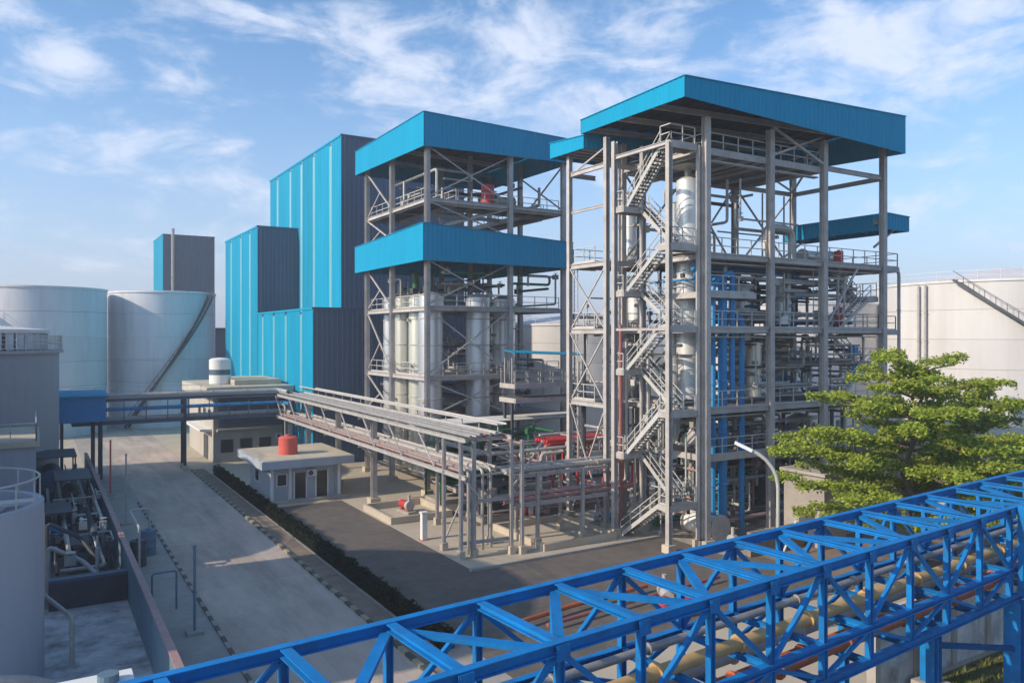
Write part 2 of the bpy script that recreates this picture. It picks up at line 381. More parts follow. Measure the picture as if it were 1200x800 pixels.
slab(38, 62, 27, 33.3, 4, 'soil_bed', 'soil')
def grass_tufts(x0, x1, y0, y1, n):
    m = MB()
    for i in range(n):
        x, y = random.uniform(x0, x1), random.uniform(y0, y1); a = random.uniform(0, 6.28); h = random.uniform(.08, .3); d = V((math.cos(a), math.sin(a), 0)) * .05
        o = len(m.v); p = V((x, y, .004)); m.v += [p - d, p + d, p + V((random.uniform(-.1, .1), random.uniform(-.1, .1), h))]; m.f.append((o, o + 1, o + 2))
    return m
slab(26, 75, 8, 17.6, 3, 'lawn', 'grass')
g = grass_tufts(28, 60, 10, 17.5, 9000).build('grass', 'grass'); g['kind'] = 'stuff'
# kerbs with painted stones, both sides of the carriageway
def kerb(x, y0, y1, name, cols, w=.22, h=.14, step=.75):
    k = struct(MB().bx(x - w / 2, x + w / 2, y0, y1, 0, .01), name, 'conc')
    n = int((y1 - y0) / step)
    for i in range(n): MB().bx(x - w / 2, x + w / 2, y0 + i * step + .01, y0 + (i + 1) * step - .01, .011, h + random.uniform(-.01, .01)).build('kerb_stone', cols[i % 2], k)
kerb(13.45, 26, 84, 'road_kerb', ('yellow_paint', 'black_paint'))
kerb(7.17, 26, 70, 'walkway_kerb', ('conc', 'asphalt'), .16, .1)
slab(13.57, 14.7, 20, 84, 4, 'verge', 'soil')
pk = struct(MB().bx(21.3, 36.2, 39.3, 39.6, 0, .16), 'pad_kerb', 'conc')
# bund walls on the concrete pad
def bund(x0, x1, y0, y1, h, label):
    t = thing('bund_wall', ((x0 + x1) / 2, (y0 + y1) / 2, 0), label, 'low wall')
    for a in ((x0, x1, y0, y0 + .2), (x0, x1, y1 - .2, y1), (x0, x0 + .2, y0 + .203, y1 - .203), (x1 - .2, x1, y0 + .203, y1 - .203)): MB().bx(*a, .01, h).build('wall_side', 'conc_pale', t)
bund(27.2, 33, 40.6, 47, .45, 'low pale concrete bund wall beside the zigzag stair tower')
bund(21.7, 26.6, 52, 57.5, .5, 'low pale concrete bund wall under the long pipe rack')

# ------------------------------------------------------------------ tall process tower (T1)
XS = [36.5, 42.5, 48.1, 55.1]; Y0, Y1 = 36.0, 44.3
T1 = thing('process_tower', (45, 40, 0), 'tall open grey steel process tower with big blue fascia roof and zigzag stairs', 'steel tower')
for x in XS:
    for y in (Y0, Y1): column(T1, x, y, 0, 27.4 if x < 50 else 28.2, .42)
for (x, y, z) in ((33.7, 36.4, 25.6), (33.5, 41.5, 26.6), (34.0, 43.0, 27.3), (34.0, 47.4, 26.8), (40.5, 47.4, 26.8), (36.2, 36.3, 25.6), (36.0, 41.5, 26.6)): column(T1, x, y, 0, z, .32, turn=True)
fascia_roof(T1, 33, 55.25, 34.3, 44.65, dict(lf=(27.7, 28.95), rf=(27.0, 29.75), lb=(27.75, 28.7), rb=(27.4, 29.6)))
fascia_roof(T1, 33.3, 44, 44.72, 49.0, dict(lf=(26.8, 27.7), rf=(26.8, 27.7), lb=(26.85, 28.0), rb=(26.85, 28.0)), name='lower_roof')
deck(T1, 36.9, 48, Y0 + .25, Y1 - .25, 25.45, rail='fblr')
for z, x1 in ((18.75, 57.3), (14.0, 54.9), (8.8, 54.9)):
    deck(T1, 36.8, x1, Y0 + .25, Y1 - .25, z, rail='fbr' if z > 10 else 'f')
deck(T1, 36.8, 41.2, Y0 + .25, Y0 + 3.4, 16.3, rail='fr'); deck(T1, 36.8, 48, Y0 + .25, Y1 - 3, 5.75, rail='f'); deck(T1, 48.3, 55, Y0 + 3.25, Y1 - .3, 11.5, rail='f')
deck(T1, 55.4, 57.3, Y0 + .4, Y0 + 4, 13.9, rail='fr', name='side_platform')
for z in (25.45, 18.6, 13.85, 8.65):
    for a, b in zip(XS[:-1], XS[1:]):
        if z > 25 and a < 48: continue
        beam(T1, (a + .2, Y0, z), (b - .2, Y0, z)); beam(T1, (a + .2, Y1, z), (b - .2, Y1, z))
    for x in XS: beam(T1, (x, Y0 + .2, z - .02), (x, Y1 - .2, z - .02))
    for y in (43.0, 47.4): beam(T1, (34.1, y, z - .04), (36.4, y, z - .04))
    if z < 25: deck(T1, 34.2, 40.3, 44.6, 47.2, z + .2, rail='lb')
    beam(T1, (34, 43.2, z - .05), (34, 47.2, z - .05)); beam(T1, (40.5, 44.5, z - .05), (40.5, 47.2, z - .05))
for z0, z1 in ((.6, 8.5), (8.9, 13.7), (14.1, 18.4)): xbrace(T1, (34, 43.2), (34, 47.2), z0, z1, .09)
beam(T1, (34.05, 43.2, 22.6), (34.05, 47.2, 22.6), .14, .2); brace(T1, (34, 43.2, 26.6), (34, 47.2, 25.4), .1)
for z0, z1 in ((14.2, 18.4), (18.9, 25.2), (25.7, 28.0)): xbrace(T1, (48.3, Y1), (54.9, Y1), z0, z1)
for z0, z1 in ((25.7, 27.6),): xbrace(T1, (42.7, Y0), (47.9, Y0), z0, z1, .15)
for z0, z1 in ((.6, 5.5), (8.9, 13.6), (18.9, 25.2)): xbrace(T1, (42.7, Y1), (47.9, Y1), z0, z1); xbrace(T1, (36.7, Y1), (42.3, Y1), z0, z1)
brace(T1, (48.3, Y0, 14.1), (52, Y0, 18.5)); brace(T1, (48.3, Y0 + .1, 27.3), (54.9, Y1 - .1, 25.6))
# stair tower on the left face
zr = [0.0, 2.85, 8.7, 14.05, 19.2, 25.6]; zl = [5.6, 11.2, 16.45, 22.1]
ya, yb = 37.3, 40.7
for i, z in enumerate(zr[1:]):
    deck(T1, 33.8, 35.9, 36.4, ya, z, rail='fl' if z < 25 else 'fl', beams=3, name='landing')
for z in zl: deck(T1, 33.6, 35.9, yb, 41.6, z, rail='bl', beams=3, name='landing')
LA, LB = 34.3, 35.4
stair(T1, (LA, yb + .6, .02), (LA, ya, zr[1])); 
seq = [(zr[1], zl[0]), (zl[0], zr[2]), (zr[2], zl[1]), (zl[1], zr[3]), (zr[3], zl[2]), (zl[2], zr[4]), (zr[4], zl[3]), (zl[3], zr[5])]
for i, (a, b) in enumerate(seq):
    x = LB if i % 2 == 0 else LA
    stair(T1, (x, ya if i % 2 == 0 else yb, a), (x, yb if i % 2 == 0 else ya, b))
beam(T1, (33.6, 36.6, 25.5), (33.5, 41.4, 25.5), .16, .26); beam(T1, (33.6, 36.6, 13.9), (33.5, 41.4, 13.9), .1, .16)
for z in (6, 12, 17, 22): MB().bar((33.95, 42.3, z), (35.9, 42.3, z), .1).build('beam', 'steel', T1)
# right hand stair bay
rs = [(8.8, 11.4), (11.4, 14.0), (14.0, 16.4), (16.4, 18.75)]
for i, (a, b) in enumerate(rs):
    y = 38.2 if i % 2 else 37.0
    stair(T1, (54.4, y, a) if i % 2 == 1 else (50.6, y, a), (50.6, y, b) if i % 2 == 1 else (54.4, y, b), .9)
for z in (11.4, 16.4): deck(T1, 53.9, 55.0, 36.5, 38.8, z, rail='r', beams=4, name='landing')
# small blue canopy on the right end
fascia_roof(T1, 55.9, 58.8, 36.2, 46, dict(lf=(21.65, 22.9), rf=(21.65, 22.8), lb=(21.65, 22.9), rb=(21.65, 22.8)), name='canopy_roof')
for y in (36.9, 45.3): beam(T1, (55.3, y, 22.25), (58.5, y, 22.25)); brace(T1, (55.3, y, 20.3), (58.2, y, 22.0), .14)
for x, z1 in ((50.4, 25), (53, 25)): MB().cyl((x, 43.5, 18.8), (x, 43.5, z1), .07, 8).build('vent_stub', 'steel', T1)

# shiny distillation column in the front bay, with ring platforms
def vessel(x, y, z0, z1, r, m, label, rings=(), group=None, cat='process vessel', n=28, name='process_vessel', band='stainless'):
    t = thing(name, (x, y, z0), label, cat, group); h = z1 - z0
    MB().lathe((x, y, z0), [(0, 0), (r * .6, .08 * r), (r, r * .35), (r, h - r * .35), (r * .6, h - .08 * r), (0, h)], n).build('shell', m, t, True)
    bm = MB(); k = max(2, int(h / 2.1))
    for i in range(1, k): bm.lathe((x, y, z0 + h * i / k), [(r + .004, -.05), (r + .045, -.04), (r + .045, .04), (r + .004, .05)], n)
    bm.build('shell_band', band, t, True, kind='stuff')
    nz = MB()
    for i in range(4):
        a = random.uniform(2.6, 5.5); z = z0 + h * random.uniform(.1, .9); d = V((math.cos(a), math.sin(a), 0)); p = V((x, y, z))
        nz.cyl(p + d * r * .9, p + d * (r + .25), .09, 8); nz.cyl(p + d * (r + .2), p + d * (r + .26), .15, 8)
    nz.build('nozzle', 'pipe_silver', t, kind='stuff')
    for z in rings:
        MB().lathe((x, y, z), [(r + .06, -.1), (r + .95, -.1), (r + .95, .06), (r + .06, .06), (r + .06, -.1)], 20).build('ring_platform', 'steel', t)
        rm = MB()
        for zz in (.55, 1.05): rm.lathe((x, y, z + zz), [(r + .9, 0), (r + .94, 0), (r + .94, .04), (r + .9, .04), (r + .9, 0)], 20)
        for i in range(10): a = i * .628; p = V((x + math.cos(a) * (r + .92), y + math.sin(a) * (r + .92), z)); rm.bar(p + V((0, 0, .06)), p + V((0, 0, 1.05)), .04)
        rm.build('ring_railing', 'rail_steel', t)
    return t
vessel(38.4, 39.6, 8.9, 24.4, .78, 'stainless', 'tall shiny stainless distillation column rising beside the zigzag stairs', (16.2, 13.9, 19.1), cat='distillation column', name='distillation_column')
MB_ = MB().lathe((38.4, 39.6, 24.4), [(.25, 0), (.25, .5), (1.2, .7), (1.2, .95), (0, 1.0)], 20)
tag(MB_.build('exhaust_hood', 'pipe_silver', None, True), 'pale round hood above the top of shiny distillation column', 'hood')
vessel(39.8, 42.4, 9.0, 23.2, .5, 'vessel_pale', 'slim pale column standing behind the shiny distillation column', cat='distillation column', name='distillation_column')
vessel(45.2, 41, 9.0, 17.5, .95, 'vessel_pale', 'pale grey vessel between second and third tower columns', cat='process vessel')
vessel(50.8, 42.2, 8.95, 15.8, .85, 'vessel_cream', 'cream vessel on the deck behind right hand tower stairs')
vessel(43.8, 38.6, 9.0, 13.2, .55, 'vessel_cream', 'small cream drum on lower deck right of blue risers', n=20)
vessel(46.6, 38.4, 14.1, 17.6, .6, 'vessel_pale', 'small pale drum on middle deck beside the third tower column', n=20)
vessel(41.7, 42.6, .05, 8.3, .9, 'vessel_pale', 'pale vessel at ground level under the tall tower')
vessel(47.0, 42.0, .05, 5.2, .8, 'vessel_cream', 'squat cream vessel at ground level under the tall tower')
vessel(51.9, 41, .05, 7.4, 1.0, 'vessel_pale', 'wide pale vessel at ground level behind the tree')
vessel(38.3, 44.9, 14.3, 18, .6, 'stainless', 'short stainless vessel in the left annex of tall tower', n=20)
vessel(38.3, 45.6, 19, 24.3, .5, 'vessel_pale', 'slim pale vessel high in the left annex of tall tower', n=20)
vessel(38.0, 45.8, 9.1, 13.2, .7, 'vessel_pale', 'pale vessel on the second deck of the left annex', n=20)
# blue riser pipes
zs = 16.9
pipe([(37.8, 36.7, .4), (37.8, 36.7, zs), (39.6, 36.7, zs + .9), (39.6, 36.7, 9.2)], .19, 'blue_paint', 'leftmost thin blue riser pipe bent over at its top', group='blue riser pipes')
pipe([(38.75, 36.75, .4), (38.75, 36.75, 17.3), (38.75, 39, 17.3)], .3, 'blue_paint', 'thick blue riser pipe in the middle of the three', group='blue riser pipes')
pipe([(40.5, 36.7, .4), (40.5, 36.7, 14.8), (40.5, 40, 14.8)], .19, 'blue_paint', 'rightmost thin blue riser pipe on tower face', group='blue riser pipes')
pipe([(49.0, 36.9, 5.9), (49.0, 36.9, 18.3), (51, 36.9, 18.3)], .16, 'blue_paint', 'blue pipe running up beside the third tower column', group='blue riser pipes')
pipe([(51.6, 38.9, 5.9), (51.6, 38.9, 17.6)], .16, 'blue_paint', 'thin blue pipe among the right hand tower stairs', group='blue riser pipes')
pipe([(34.6, 42.2, .4), (34.6, 42.2, 14.2)], .12, 'pipe_red_dull', 'dull red vertical pipe beside the zigzag stair tower', group=None)
pipe([(43.2, 37, 19.4), (43.2, 37, 21), (45.9, 37, 21), (45.9, 37, 18.9)], .28, 'pipe_silver', 'grey pipe arch on the upper deck behind the second column')
pipe([(57.2, 36.5, 18.7), (57.9, 36.5, 18.5), (57.9, 36.5, .3)], .13, 'steel', 'slim grey downpipe hanging from the right end of deck')
# red cans and drums
def drum(x, y, z, r, h, m, label, cat='drum', group=None):
    t = thing('drum', (x, y, z), label, cat, group)
    MB().lathe((x, y, z), [(0, 0), (r, 0), (r, h * .33), (r + .02, h * .34), (r, h * .36), (r, h * .66), (r + .02, h * .67), (r, h * .69), (r, h), (0, h)], 18).build('shell', m, t, True)
    MB().lathe((x, y, z + h), [(0, .1), (r * .3, .1), (r * .3, 0)], 12).build('cap', m, t)
drum(51.0, 36.9, 18.8, .34, .95, 'red_paint', 'red drum on the upper right deck of tall tower', 'red drum')
drum(51.6, 37.4, 14.05, .34, 1.6, 'red_paint', 'tall red cylinder on middle deck by the right stairs', 'red drum')
drum(34.9, 61.3, 25.1, .6, 1.9, 'red_paint', 'red machine drum on top walkway of the shorter tower', 'red drum')

# ------------------------------------------------------------------ shorter reactor tower (T2)
T2 = thing('reactor_tower', (35, 67, 0), 'shorter open steel tower with two blue fascia roofs and pale vessels', 'steel tower')
XT = [28.3, 36.5, 42.3]; YT = [60.0, 67.6, 73.9]
for x in XT:
    for y in YT: column(T2, x, y, 0, 31, .4)
q = (29.4, 32.0)
fascia_roof(T2, 27.6, 42.8, 59.2, 75.4, dict(lf=(29.25, 32.1), rf=(29.5, 31.7), lb=(29.6, 31.95), rb=(29.5, 31.8)))
fascia_roof(T2, 27.5, 42.8, 59.1, 75.3, dict(lf=(19.75, 22.85), rf=(19.7, 22.1), lb=(19.75, 22.3), rb=(19.7, 22.1)), name='middle_roof')
deck(T2, 28.6, 31.2, 60.3, 73.6, 25.05, rail='lr', name='walkway'); deck(T2, 31.4, 42, 60.3, 62.9, 25.0, rail='fb', name='walkway')
deck(T2, 39.8, 42.0, 63.3, 73.6, 24.95, rail='lr', name='walkway')
for z in (15.95, 10.0): deck(T2, 28.6, 42, 60.3, 73.6, z, rail='lf')
deck(T2, 28.6, 42.4, 58.6, 73.6, 6.3, rail='')
for z in (25.0, 15.8, 9.85):
    for y in YT: beam(T2, (28.5, y, z), (36.3, y, z)); beam(T2, (36.7, y, z), (42.1, y, z))
    for x in XT: beam(T2, (x, 60.2, z - .03), (x, 67.4, z - .03)); beam(T2, (x, 67.8, z - .03), (x, 73.7, z - .03))
for z0, z1 in ((25.3, 29.4), (22.4, 24.8), (16.2, 19.8), (6.6, 9.6), (10.3, 15.6)):
    xbrace(T2, (28.5, 60), (36.3, 60), z0, z1, .1); brace(T2, (28.3, 73.7, z1), (28.3, 67.8, z0), .12); brace(T2, (28.3, 70.6, (z0 + z1) / 2 - .2), (28.3, 73.5, z0), .1)
for z0, z1 in ((25.3, 29.4),): xbrace(T2, (42.3, 60.2), (42.3, 67.4), z0, z1)
for i, (x, y, r, m, lb) in enumerate(((29.5, 61.9, 1.05, 'vessel_pale', 'pale grey vessel right behind the front corner column of shorter tower'),
                                     (29.9, 65.0, 1.0, 'vessel_cream', 'cream vessel second from front along shorter tower left face'),
                                     (30.0, 68.6, .95, 'vessel_cream', 'cream vessel third from front along shorter tower left face'),
                                     (30.0, 71.8, .8, 'vessel_pale', 'pale vessel at the far left corner of shorter tower'),
                                     (34.2, 61.9, 1.1, 'vessel_pale', 'blue grey vessel left of second front column of shorter tower'),
                                     (38.2, 64, 1.1, 'vessel_pale', 'pale vessel deep inside the shorter tower right bay'))):
    vessel(x, y, 1.0, 17.3, r, m, lb, group='tall vessels inside the shorter tower', band='pipe_grey')
for i, (x, y, lb) in enumerate(((30, 63, 'dark motor box on vessel deck near the front corner'), (30.4, 67, 'dark motor box on vessel deck along the left face'), (34.5, 62.5, 'dark motor box on vessel deck near second front column'))):
    t = thing('motor', (x, y, 17.4), lb, 'motor', 'motors on the vessels'); MB().bx(x - .5, x + .5, y - .5, y + .5, 17.4, 17.9).build('base', 'dark_metal', t); MB().cyl((x, y, 17.9), (x, y, 19.2), .3, 12).build('body', 'green_paint' if i == 1 else 'dark_metal', t); MB().cyl((x, y, 19.2), (x, y, 19.4), .36, 12).build('fan_cover', 'dark_metal', t)
MB().poly([(28.7, 56.9, 6.25), (42.4, 56.9, 6.25), (42.4, 58.45, 6.5), (28.7, 58.45, 6.5)], .06, (0, 0, 1)).build('awning', 'white_paint', T2)  # pale sheet added in place of the deck's sunlit top edge
for x in (29, 33.5, 38, 42): brace(T2, (x, 57.0, 6.2), (x, 59.9, 5.2), .08)
# link bridge between the two towers with a small teal roof
LBg = thing('link_bridge', (40, 56, 0), 'grey railed link bridge with small teal roof between towers', 'footbridge')
deck(LBg, 34.3, 42.0, 55.6, 57.9, 9.4, rail='fb', name='deck'); deck(LBg, 34.3, 42.0, 55.5, 57.95, 8.2, rail='', name='deck')
MB().poly([(34.6, 56.2, 12.0), (42.2, 56.2, 11.7), (42.2, 57.9, 11.9), (34.6, 57.9, 12.2)], .06, (0, 0, 1)).build('roof', 'fascia_blue', LBg)
for x in (34.5, 41.9):
    for y in (56.4, 57.6): MB().bar((x, y, 9.41), (x, y, 11.6), .09).build('roof_post', 'steel', LBg); MB().bar((x, y, .01), (x, y, 7.8), .2).build('leg', 'dark_metal', LBg)

# ------------------------------------------------------------------ blue clad buildings
def clad(name, x0, x1, y0, y1, z, strips, label, dark='clad_dark', z0=0, sw=.75):
    t = thing(name, ((x0 + x1) / 2, (y0 + y1) / 2, 0), label, 'building')
    ys = sorted(strips, reverse=True); cur = y1
    for s_ in ys + [None]:
        end = s_ + sw / 2 if s_ else y0
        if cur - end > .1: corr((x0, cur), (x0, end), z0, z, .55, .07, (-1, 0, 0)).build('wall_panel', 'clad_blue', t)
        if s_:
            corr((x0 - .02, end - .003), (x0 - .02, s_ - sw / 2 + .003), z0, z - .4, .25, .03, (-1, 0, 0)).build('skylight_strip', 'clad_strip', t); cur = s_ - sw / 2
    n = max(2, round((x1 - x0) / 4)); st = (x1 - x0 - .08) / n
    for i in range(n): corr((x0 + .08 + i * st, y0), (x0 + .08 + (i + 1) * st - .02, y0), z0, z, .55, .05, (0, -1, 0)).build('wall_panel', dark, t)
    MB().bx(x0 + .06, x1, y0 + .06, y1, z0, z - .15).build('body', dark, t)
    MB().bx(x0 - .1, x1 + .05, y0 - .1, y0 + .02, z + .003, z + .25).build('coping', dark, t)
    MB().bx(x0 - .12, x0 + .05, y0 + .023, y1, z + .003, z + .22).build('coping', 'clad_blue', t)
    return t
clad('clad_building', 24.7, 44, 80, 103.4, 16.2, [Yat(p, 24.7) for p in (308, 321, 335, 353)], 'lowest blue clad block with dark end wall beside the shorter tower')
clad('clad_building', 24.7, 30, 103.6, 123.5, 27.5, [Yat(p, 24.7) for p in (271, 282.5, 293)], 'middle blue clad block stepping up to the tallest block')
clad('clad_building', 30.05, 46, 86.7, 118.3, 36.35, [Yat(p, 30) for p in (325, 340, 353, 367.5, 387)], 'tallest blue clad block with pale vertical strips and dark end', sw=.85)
ft = clad('clad_building', 24.6, 35.6, 190, 206, 36, [], 'distant narrow blue and dark tower beyond the grey tanks')
MB().cyl((26.6, 189.6, 8), (26.6, 189.6, 37.5), .35, 8).build('flue_pipe', 'pipe_silver', ft)
fb = thing('plant_building', (40, 150, 0), 'low dark distant plant building between tank and blue block', 'building')
MB().bx(28, 60, 150, 170, 0, 14.5).build('body', 'clad_dark', fb); MB().bx(27.5, 60.5, 149.5, 170.5, 14.503, 14.9).build('roof', 'dark_metal', fb)

# ------------------------------------------------------------------ storage tanks
def tank(x, y, r, h, m, label, cone=1.0, stair_a=None, rail=True, n=56, courses=6, group=None, sdir=-1, z0s=1.0):
    t = thing('storage_tank', (x, y, 0), label, 'storage tank', group)
    for i in range(courses):
        za, zb = h * i / courses, h * (i + 1) / courses
        MB().lathe((x, y, 0), [(r, za + .02), (r, zb - .02), (r - .03, zb - .005)], n).build('shell_course', m, t, True)
    MB().lathe((x, y, h), [(r + .12, -.25), (r + .12, 0), (r - .1, .05), (r * .5, cone * .5), (.01, cone)], n).build('roof', m, t, True)
    if rail:
        rm = MB(); k = int(r * 3)
        for i in range(k):
            a = 6.2832 * i / k; b = 6.2832 * (i + 1) / k; p = V((x + math.cos(a) * r, y + math.sin(a) * r, h)); q = V((x + math.cos(b) * r, y + math.sin(b) * r, h))
            rm.bar(p, p + V((0, 0, 1)), .05); rm.bar(p + V((0, 0, 1)), q + V((0, 0, 1)), .05); rm.bar(p + V((0, 0, .5)), q + V((0, 0, .5)), .04)
        rm.build('railing', 'tank_grey', t)
    if stair_a is not None:
        a0, a1 = stair_a; sm = MB(); hm = MB(); k = int(h / .25)
        P = []
        for i in range(k + 1):
            a = a0 + (a1 - a0) * i / k; d = V((math.cos(a), math.sin(a), 0)); z = .2 + (h - .2) * i / k; P.append((d, z))
            sm.box(V((x, y, z)) + d * (r + .45), (.3, .85, .06), Matrix((V((-d.y, d.x, 0)), d, V((0, 0, 1)))).transposed())
        for (d, z), (e, y2) in zip(P[:-1:3], P[3::3]):
            for o in (.05, .88): sm.bar(V((x, y, z)) + d * (r + o), V((x, y, y2)) + e * (r + o), .05, .3)
            hm.bar(V((x, y, z + 1)) + d * (r + .88), V((x, y, y2 + 1)) + e * (r + .88), .06); hm.bar(V((x, y, z)) + d * (r + .88), V((x, y, z + 1)) + d * (r + .88), .05)
        sm.build('spiral_stair', 'dark_metal', t); hm.build('stair_rail', 'dark_metal', t)
    return t
tank(17.0, 131.4, 7.6, 20.0, 'tank_grey', 'grey storage tank with dark spiral stair, left of blue blocks', .35, rail=False, stair_a= (3.95, 5.6))
tank(.7, 127.0, 8.3, 20.0, 'tank_grey', 'wide grey storage tank left of the spiral stair tank', .35, rail=False)
tank(-18.5, 128, 9.2, 20.6, 'tank_grey', 'grey storage tank at left edge mostly outside the frame', .8)
tank(101, 50.2, 14.2, 19.6, 'tank_white', 'big cream storage tank with conical roof behind the tree', 2.2, (5.05, 3.29), group=None)
tank(88, 72, 12.5, 17.5, 'tank_white', 'cream storage tank seen through the tall steel tower', 1.8)
tank(64, 88, 10, 15, 'tank_white', 'pale storage tank glimpsed between the two steel towers', 1.5)
CT = bpy.data.objects['storage_tank.003']
for i, a in enumerate((3.0, 3.06)):
    d = V((math.cos(a), math.sin(a), 0)) * 14.5; pipe([V((101, 50.2, .3)) + d, V((101, 50.2, 19.2)) + d], .14, 'pipe_grey', ('left', 'right')[i] + ' grey riser of the pair on the big cream tank', flanges=True)
for a in (3.2, 3.9): d = V((math.cos(a), math.sin(a), 0)); p = V((101, 50.2, 1.4)); MB().cyl(p + d * 14.1, p + d * 14.45, .5, 16).build('manway', 'tank_white', CT)
# unseen tanks added beyond the left edge to cast shade on road and silo
tank(-14.2, 69.6, 7.2, 15.0, 'tank_grey', 'added unseen grey tank beyond the left edge, shading guard house', .7)
tank(-14.6, 56.0, 4.6, 13.0, 'tank_grey', 'small added unseen grey tank beyond the left edge, shading road', .6)
tank(-17.5, 41.2, 9.2, 16.8, 'tank_grey', 'large added unseen grey tank beyond the left edge, shading asphalt', .7)
tank(-26.5, 84, 10, 19, 'tank_grey', 'added unseen grey tank beyond the left edge, shading the silo', .7)

# big grey silo at left, near tank, and their pipework
S1 = thing('silo', (-5.5, 80, 0), 'tall plain grey silo with railed top at the left edge', 'silo')
MB().lathe((-5.2, 80, 0), [(7.1, 0), (7.1, 12.0)], 48).build('shell', 'silo_grey', S1, True)
MB().lathe((-5.2, 80, 12.0), [(7.1, .003), (7.45, .02), (7.45, .25), (0, .3)], 48).build('top_slab', 'silo_grey', S1, True)
MB().lathe((-5.2, 80, 13.7), [(5.9, 0), (6.4, 0), (6.4, .3), (0, .9)], 40).build('roof', 'tank_white', S1, True)
m = MB()
for i in range(64):
    a = 6.2832 * i / 64; b = 6.2832 * (i + 1) / 64; P = lambda t, z: (-5.2 + math.cos(t) * 7.3, 80 + math.sin(t) * 7.3, z)
    m.bar(P(a, 12.25), P(a, 13.5), .07)
    for z in (12.8, 13.15, 13.5): m.bar(P(a, z), P(b, z), .06)
m.build('railing', 'rail_steel', S1)
m = MB()
for i in range(40): a = 6.2832 * i / 40; m.bx(-5.2 + math.cos(a) * 6 - .25, -5.2 + math.cos(a) * 6 + .25, 80 + math.sin(a) * 6 - .25, 80 + math.sin(a) * 6 + .25, 12.32, 13.69)
m.build('roof_post', 'tank_grey', S1, kind='stuff')
C1 = thing('concrete_block', (-3.6, 62, 0), 'low pinkish grey plant room between the silo and near tank', 'plant room')
MB().bx(-8, .1, 57, 66, 0, 6.6).build('body', 'silo_grey', C1); MB().bx(-8.2, .3, 56.8, 66.2, 6.603, 6.95).build('roof_slab', 'roof_cream', C1)
railing(C1, [(-8, 57, 6.95), (.1, 57, 6.95), (.1, 66, 6.95)])
NT = thing('concrete_tank', (-2.9, 37, 0), 'nearest pale concrete tank with pipe ring on its open top', 'tank')
MB().lathe((-3.1, 36.5, 0), [(3.45, 0), (3.45, 7.0), (3.15, 7.0), (3.15, 6.1), (0, 6.0)], 48).build('shell', 'silo_grey', NT, True)
MB().tube([(-3.1 + math.cos(a / 24 * 6.2832) * 3.3, 36.5 + math.sin(a / 24 * 6.2832) * 3.3, 7.95) for a in range(25)], .04, 6).build('top_rail', 'rail_steel', NT)
m = MB()
for i in range(18): a = 6.2832 * i / 18; p = V((-3.1 + math.cos(a) * 3.3, 36.5 + math.sin(a) * 3.3, 7)); m.bar(p, p + V((0, 0, .95)), .05)
m.build('rail_post', 'rail_steel', NT, kind='stuff')
for rr in (1.2, 2.2): MB().tube([(-3.1 + math.cos(a / 24 * 6.2832) * rr, 36.5 + math.sin(a / 24 * 6.2832) * rr, 6.8) for a in range(25)], .08, 6).build('pipe_ring', 'pipe_silver', NT)
MB().bx(-6.3, .1, 36.1, 36.9, 6.85, 6.98).build('walk_plank', 'rail_steel', NT)
pipe([(-3, 31.2, 2.4), (-.2, 31.6, 1.7), (1.5, 32.6, .5), (2.2, 34, .3)], .16, 'pipe_grey', 'pale grey pipe sloping down beside the nearest tank')
pipe([(1.3, 36, .3), (1.3, 36, 2.2), (.3, 38.5, 2.6), (.3, 38.5, 6)], .09, 'pipe_silver', 'thin silver pipe climbing the nearest concrete tank')
for i, (y, z) in enumerate(((47, 1.6), (50, 2.2), (54, 1.2))):
    pipe([(.6, y, .2), (.6, y, z + 1), (2.2, y, z), (3.6, y - 2, .3)], .12, ('pipe_grey', 'dark_metal', 'blue_paint')[i], ('pale bent pipe', 'dark bent pipe', 'dull blue bent pipe')[i] + ' in the shaded yard behind the nearest tank')
BR = thing('yard_wall', (4.2, 55, 0), 'long blue grey yard wall running beside the road', 'wall')
for i in range(16):
    y0 = 27.5 + i * 3.6; MB().bx(4.1, 4.3, y0 + .02, y0 + 3.58, .01, 2.25).build('wall_panel', 'wall_blue', BR)
MB().bx(4.06, 4.34, 27.5, 85.1, 2.253, 2.31).build('coping', 'pipe_pink', BR)
CW = thing('cross_wall', (2.4, 45, 0), 'dark low wall crossing the left yard', 'wall'); MB().bx(.6, 4.09, 44.4, 44.8, .01, 1.35).build('wall_body', 'dark_metal', CW); MB().bx(.6, 4.09, 44.35, 44.85, 1.353, 1.5).build('coping', 'clad_dark', CW)
slab(-30, 4.05, 20, 44.3, 2, 'left_yard', 'conc_stained')
slab(-30, 4.05, 44.9, 90, 2, 'shaded_yard', 'asphalt')
cb = thing('roof_cabin', (1.5, 26, 0), 'small white roofed cabin at the bottom left', 'cabin')
MB().bx(-1, 2.3, 23.5, 26.6, .01, 2.95).build('body', 'house_wall', cb); MB().poly([(-1.4, 23.2, 2.96), (2.6, 23.2, 2.96), (2.6, 27.1, 2.96), (-1.4, 27.1, 2.96)], .14, (0, 0, 1)).build('roof', 'white_paint', cb)
MB().cyl((1.9, 26.4, 3.1), (1.9, 26.4, 3.35), .3, 14).build('roof_vent', 'wall_blue', cb)
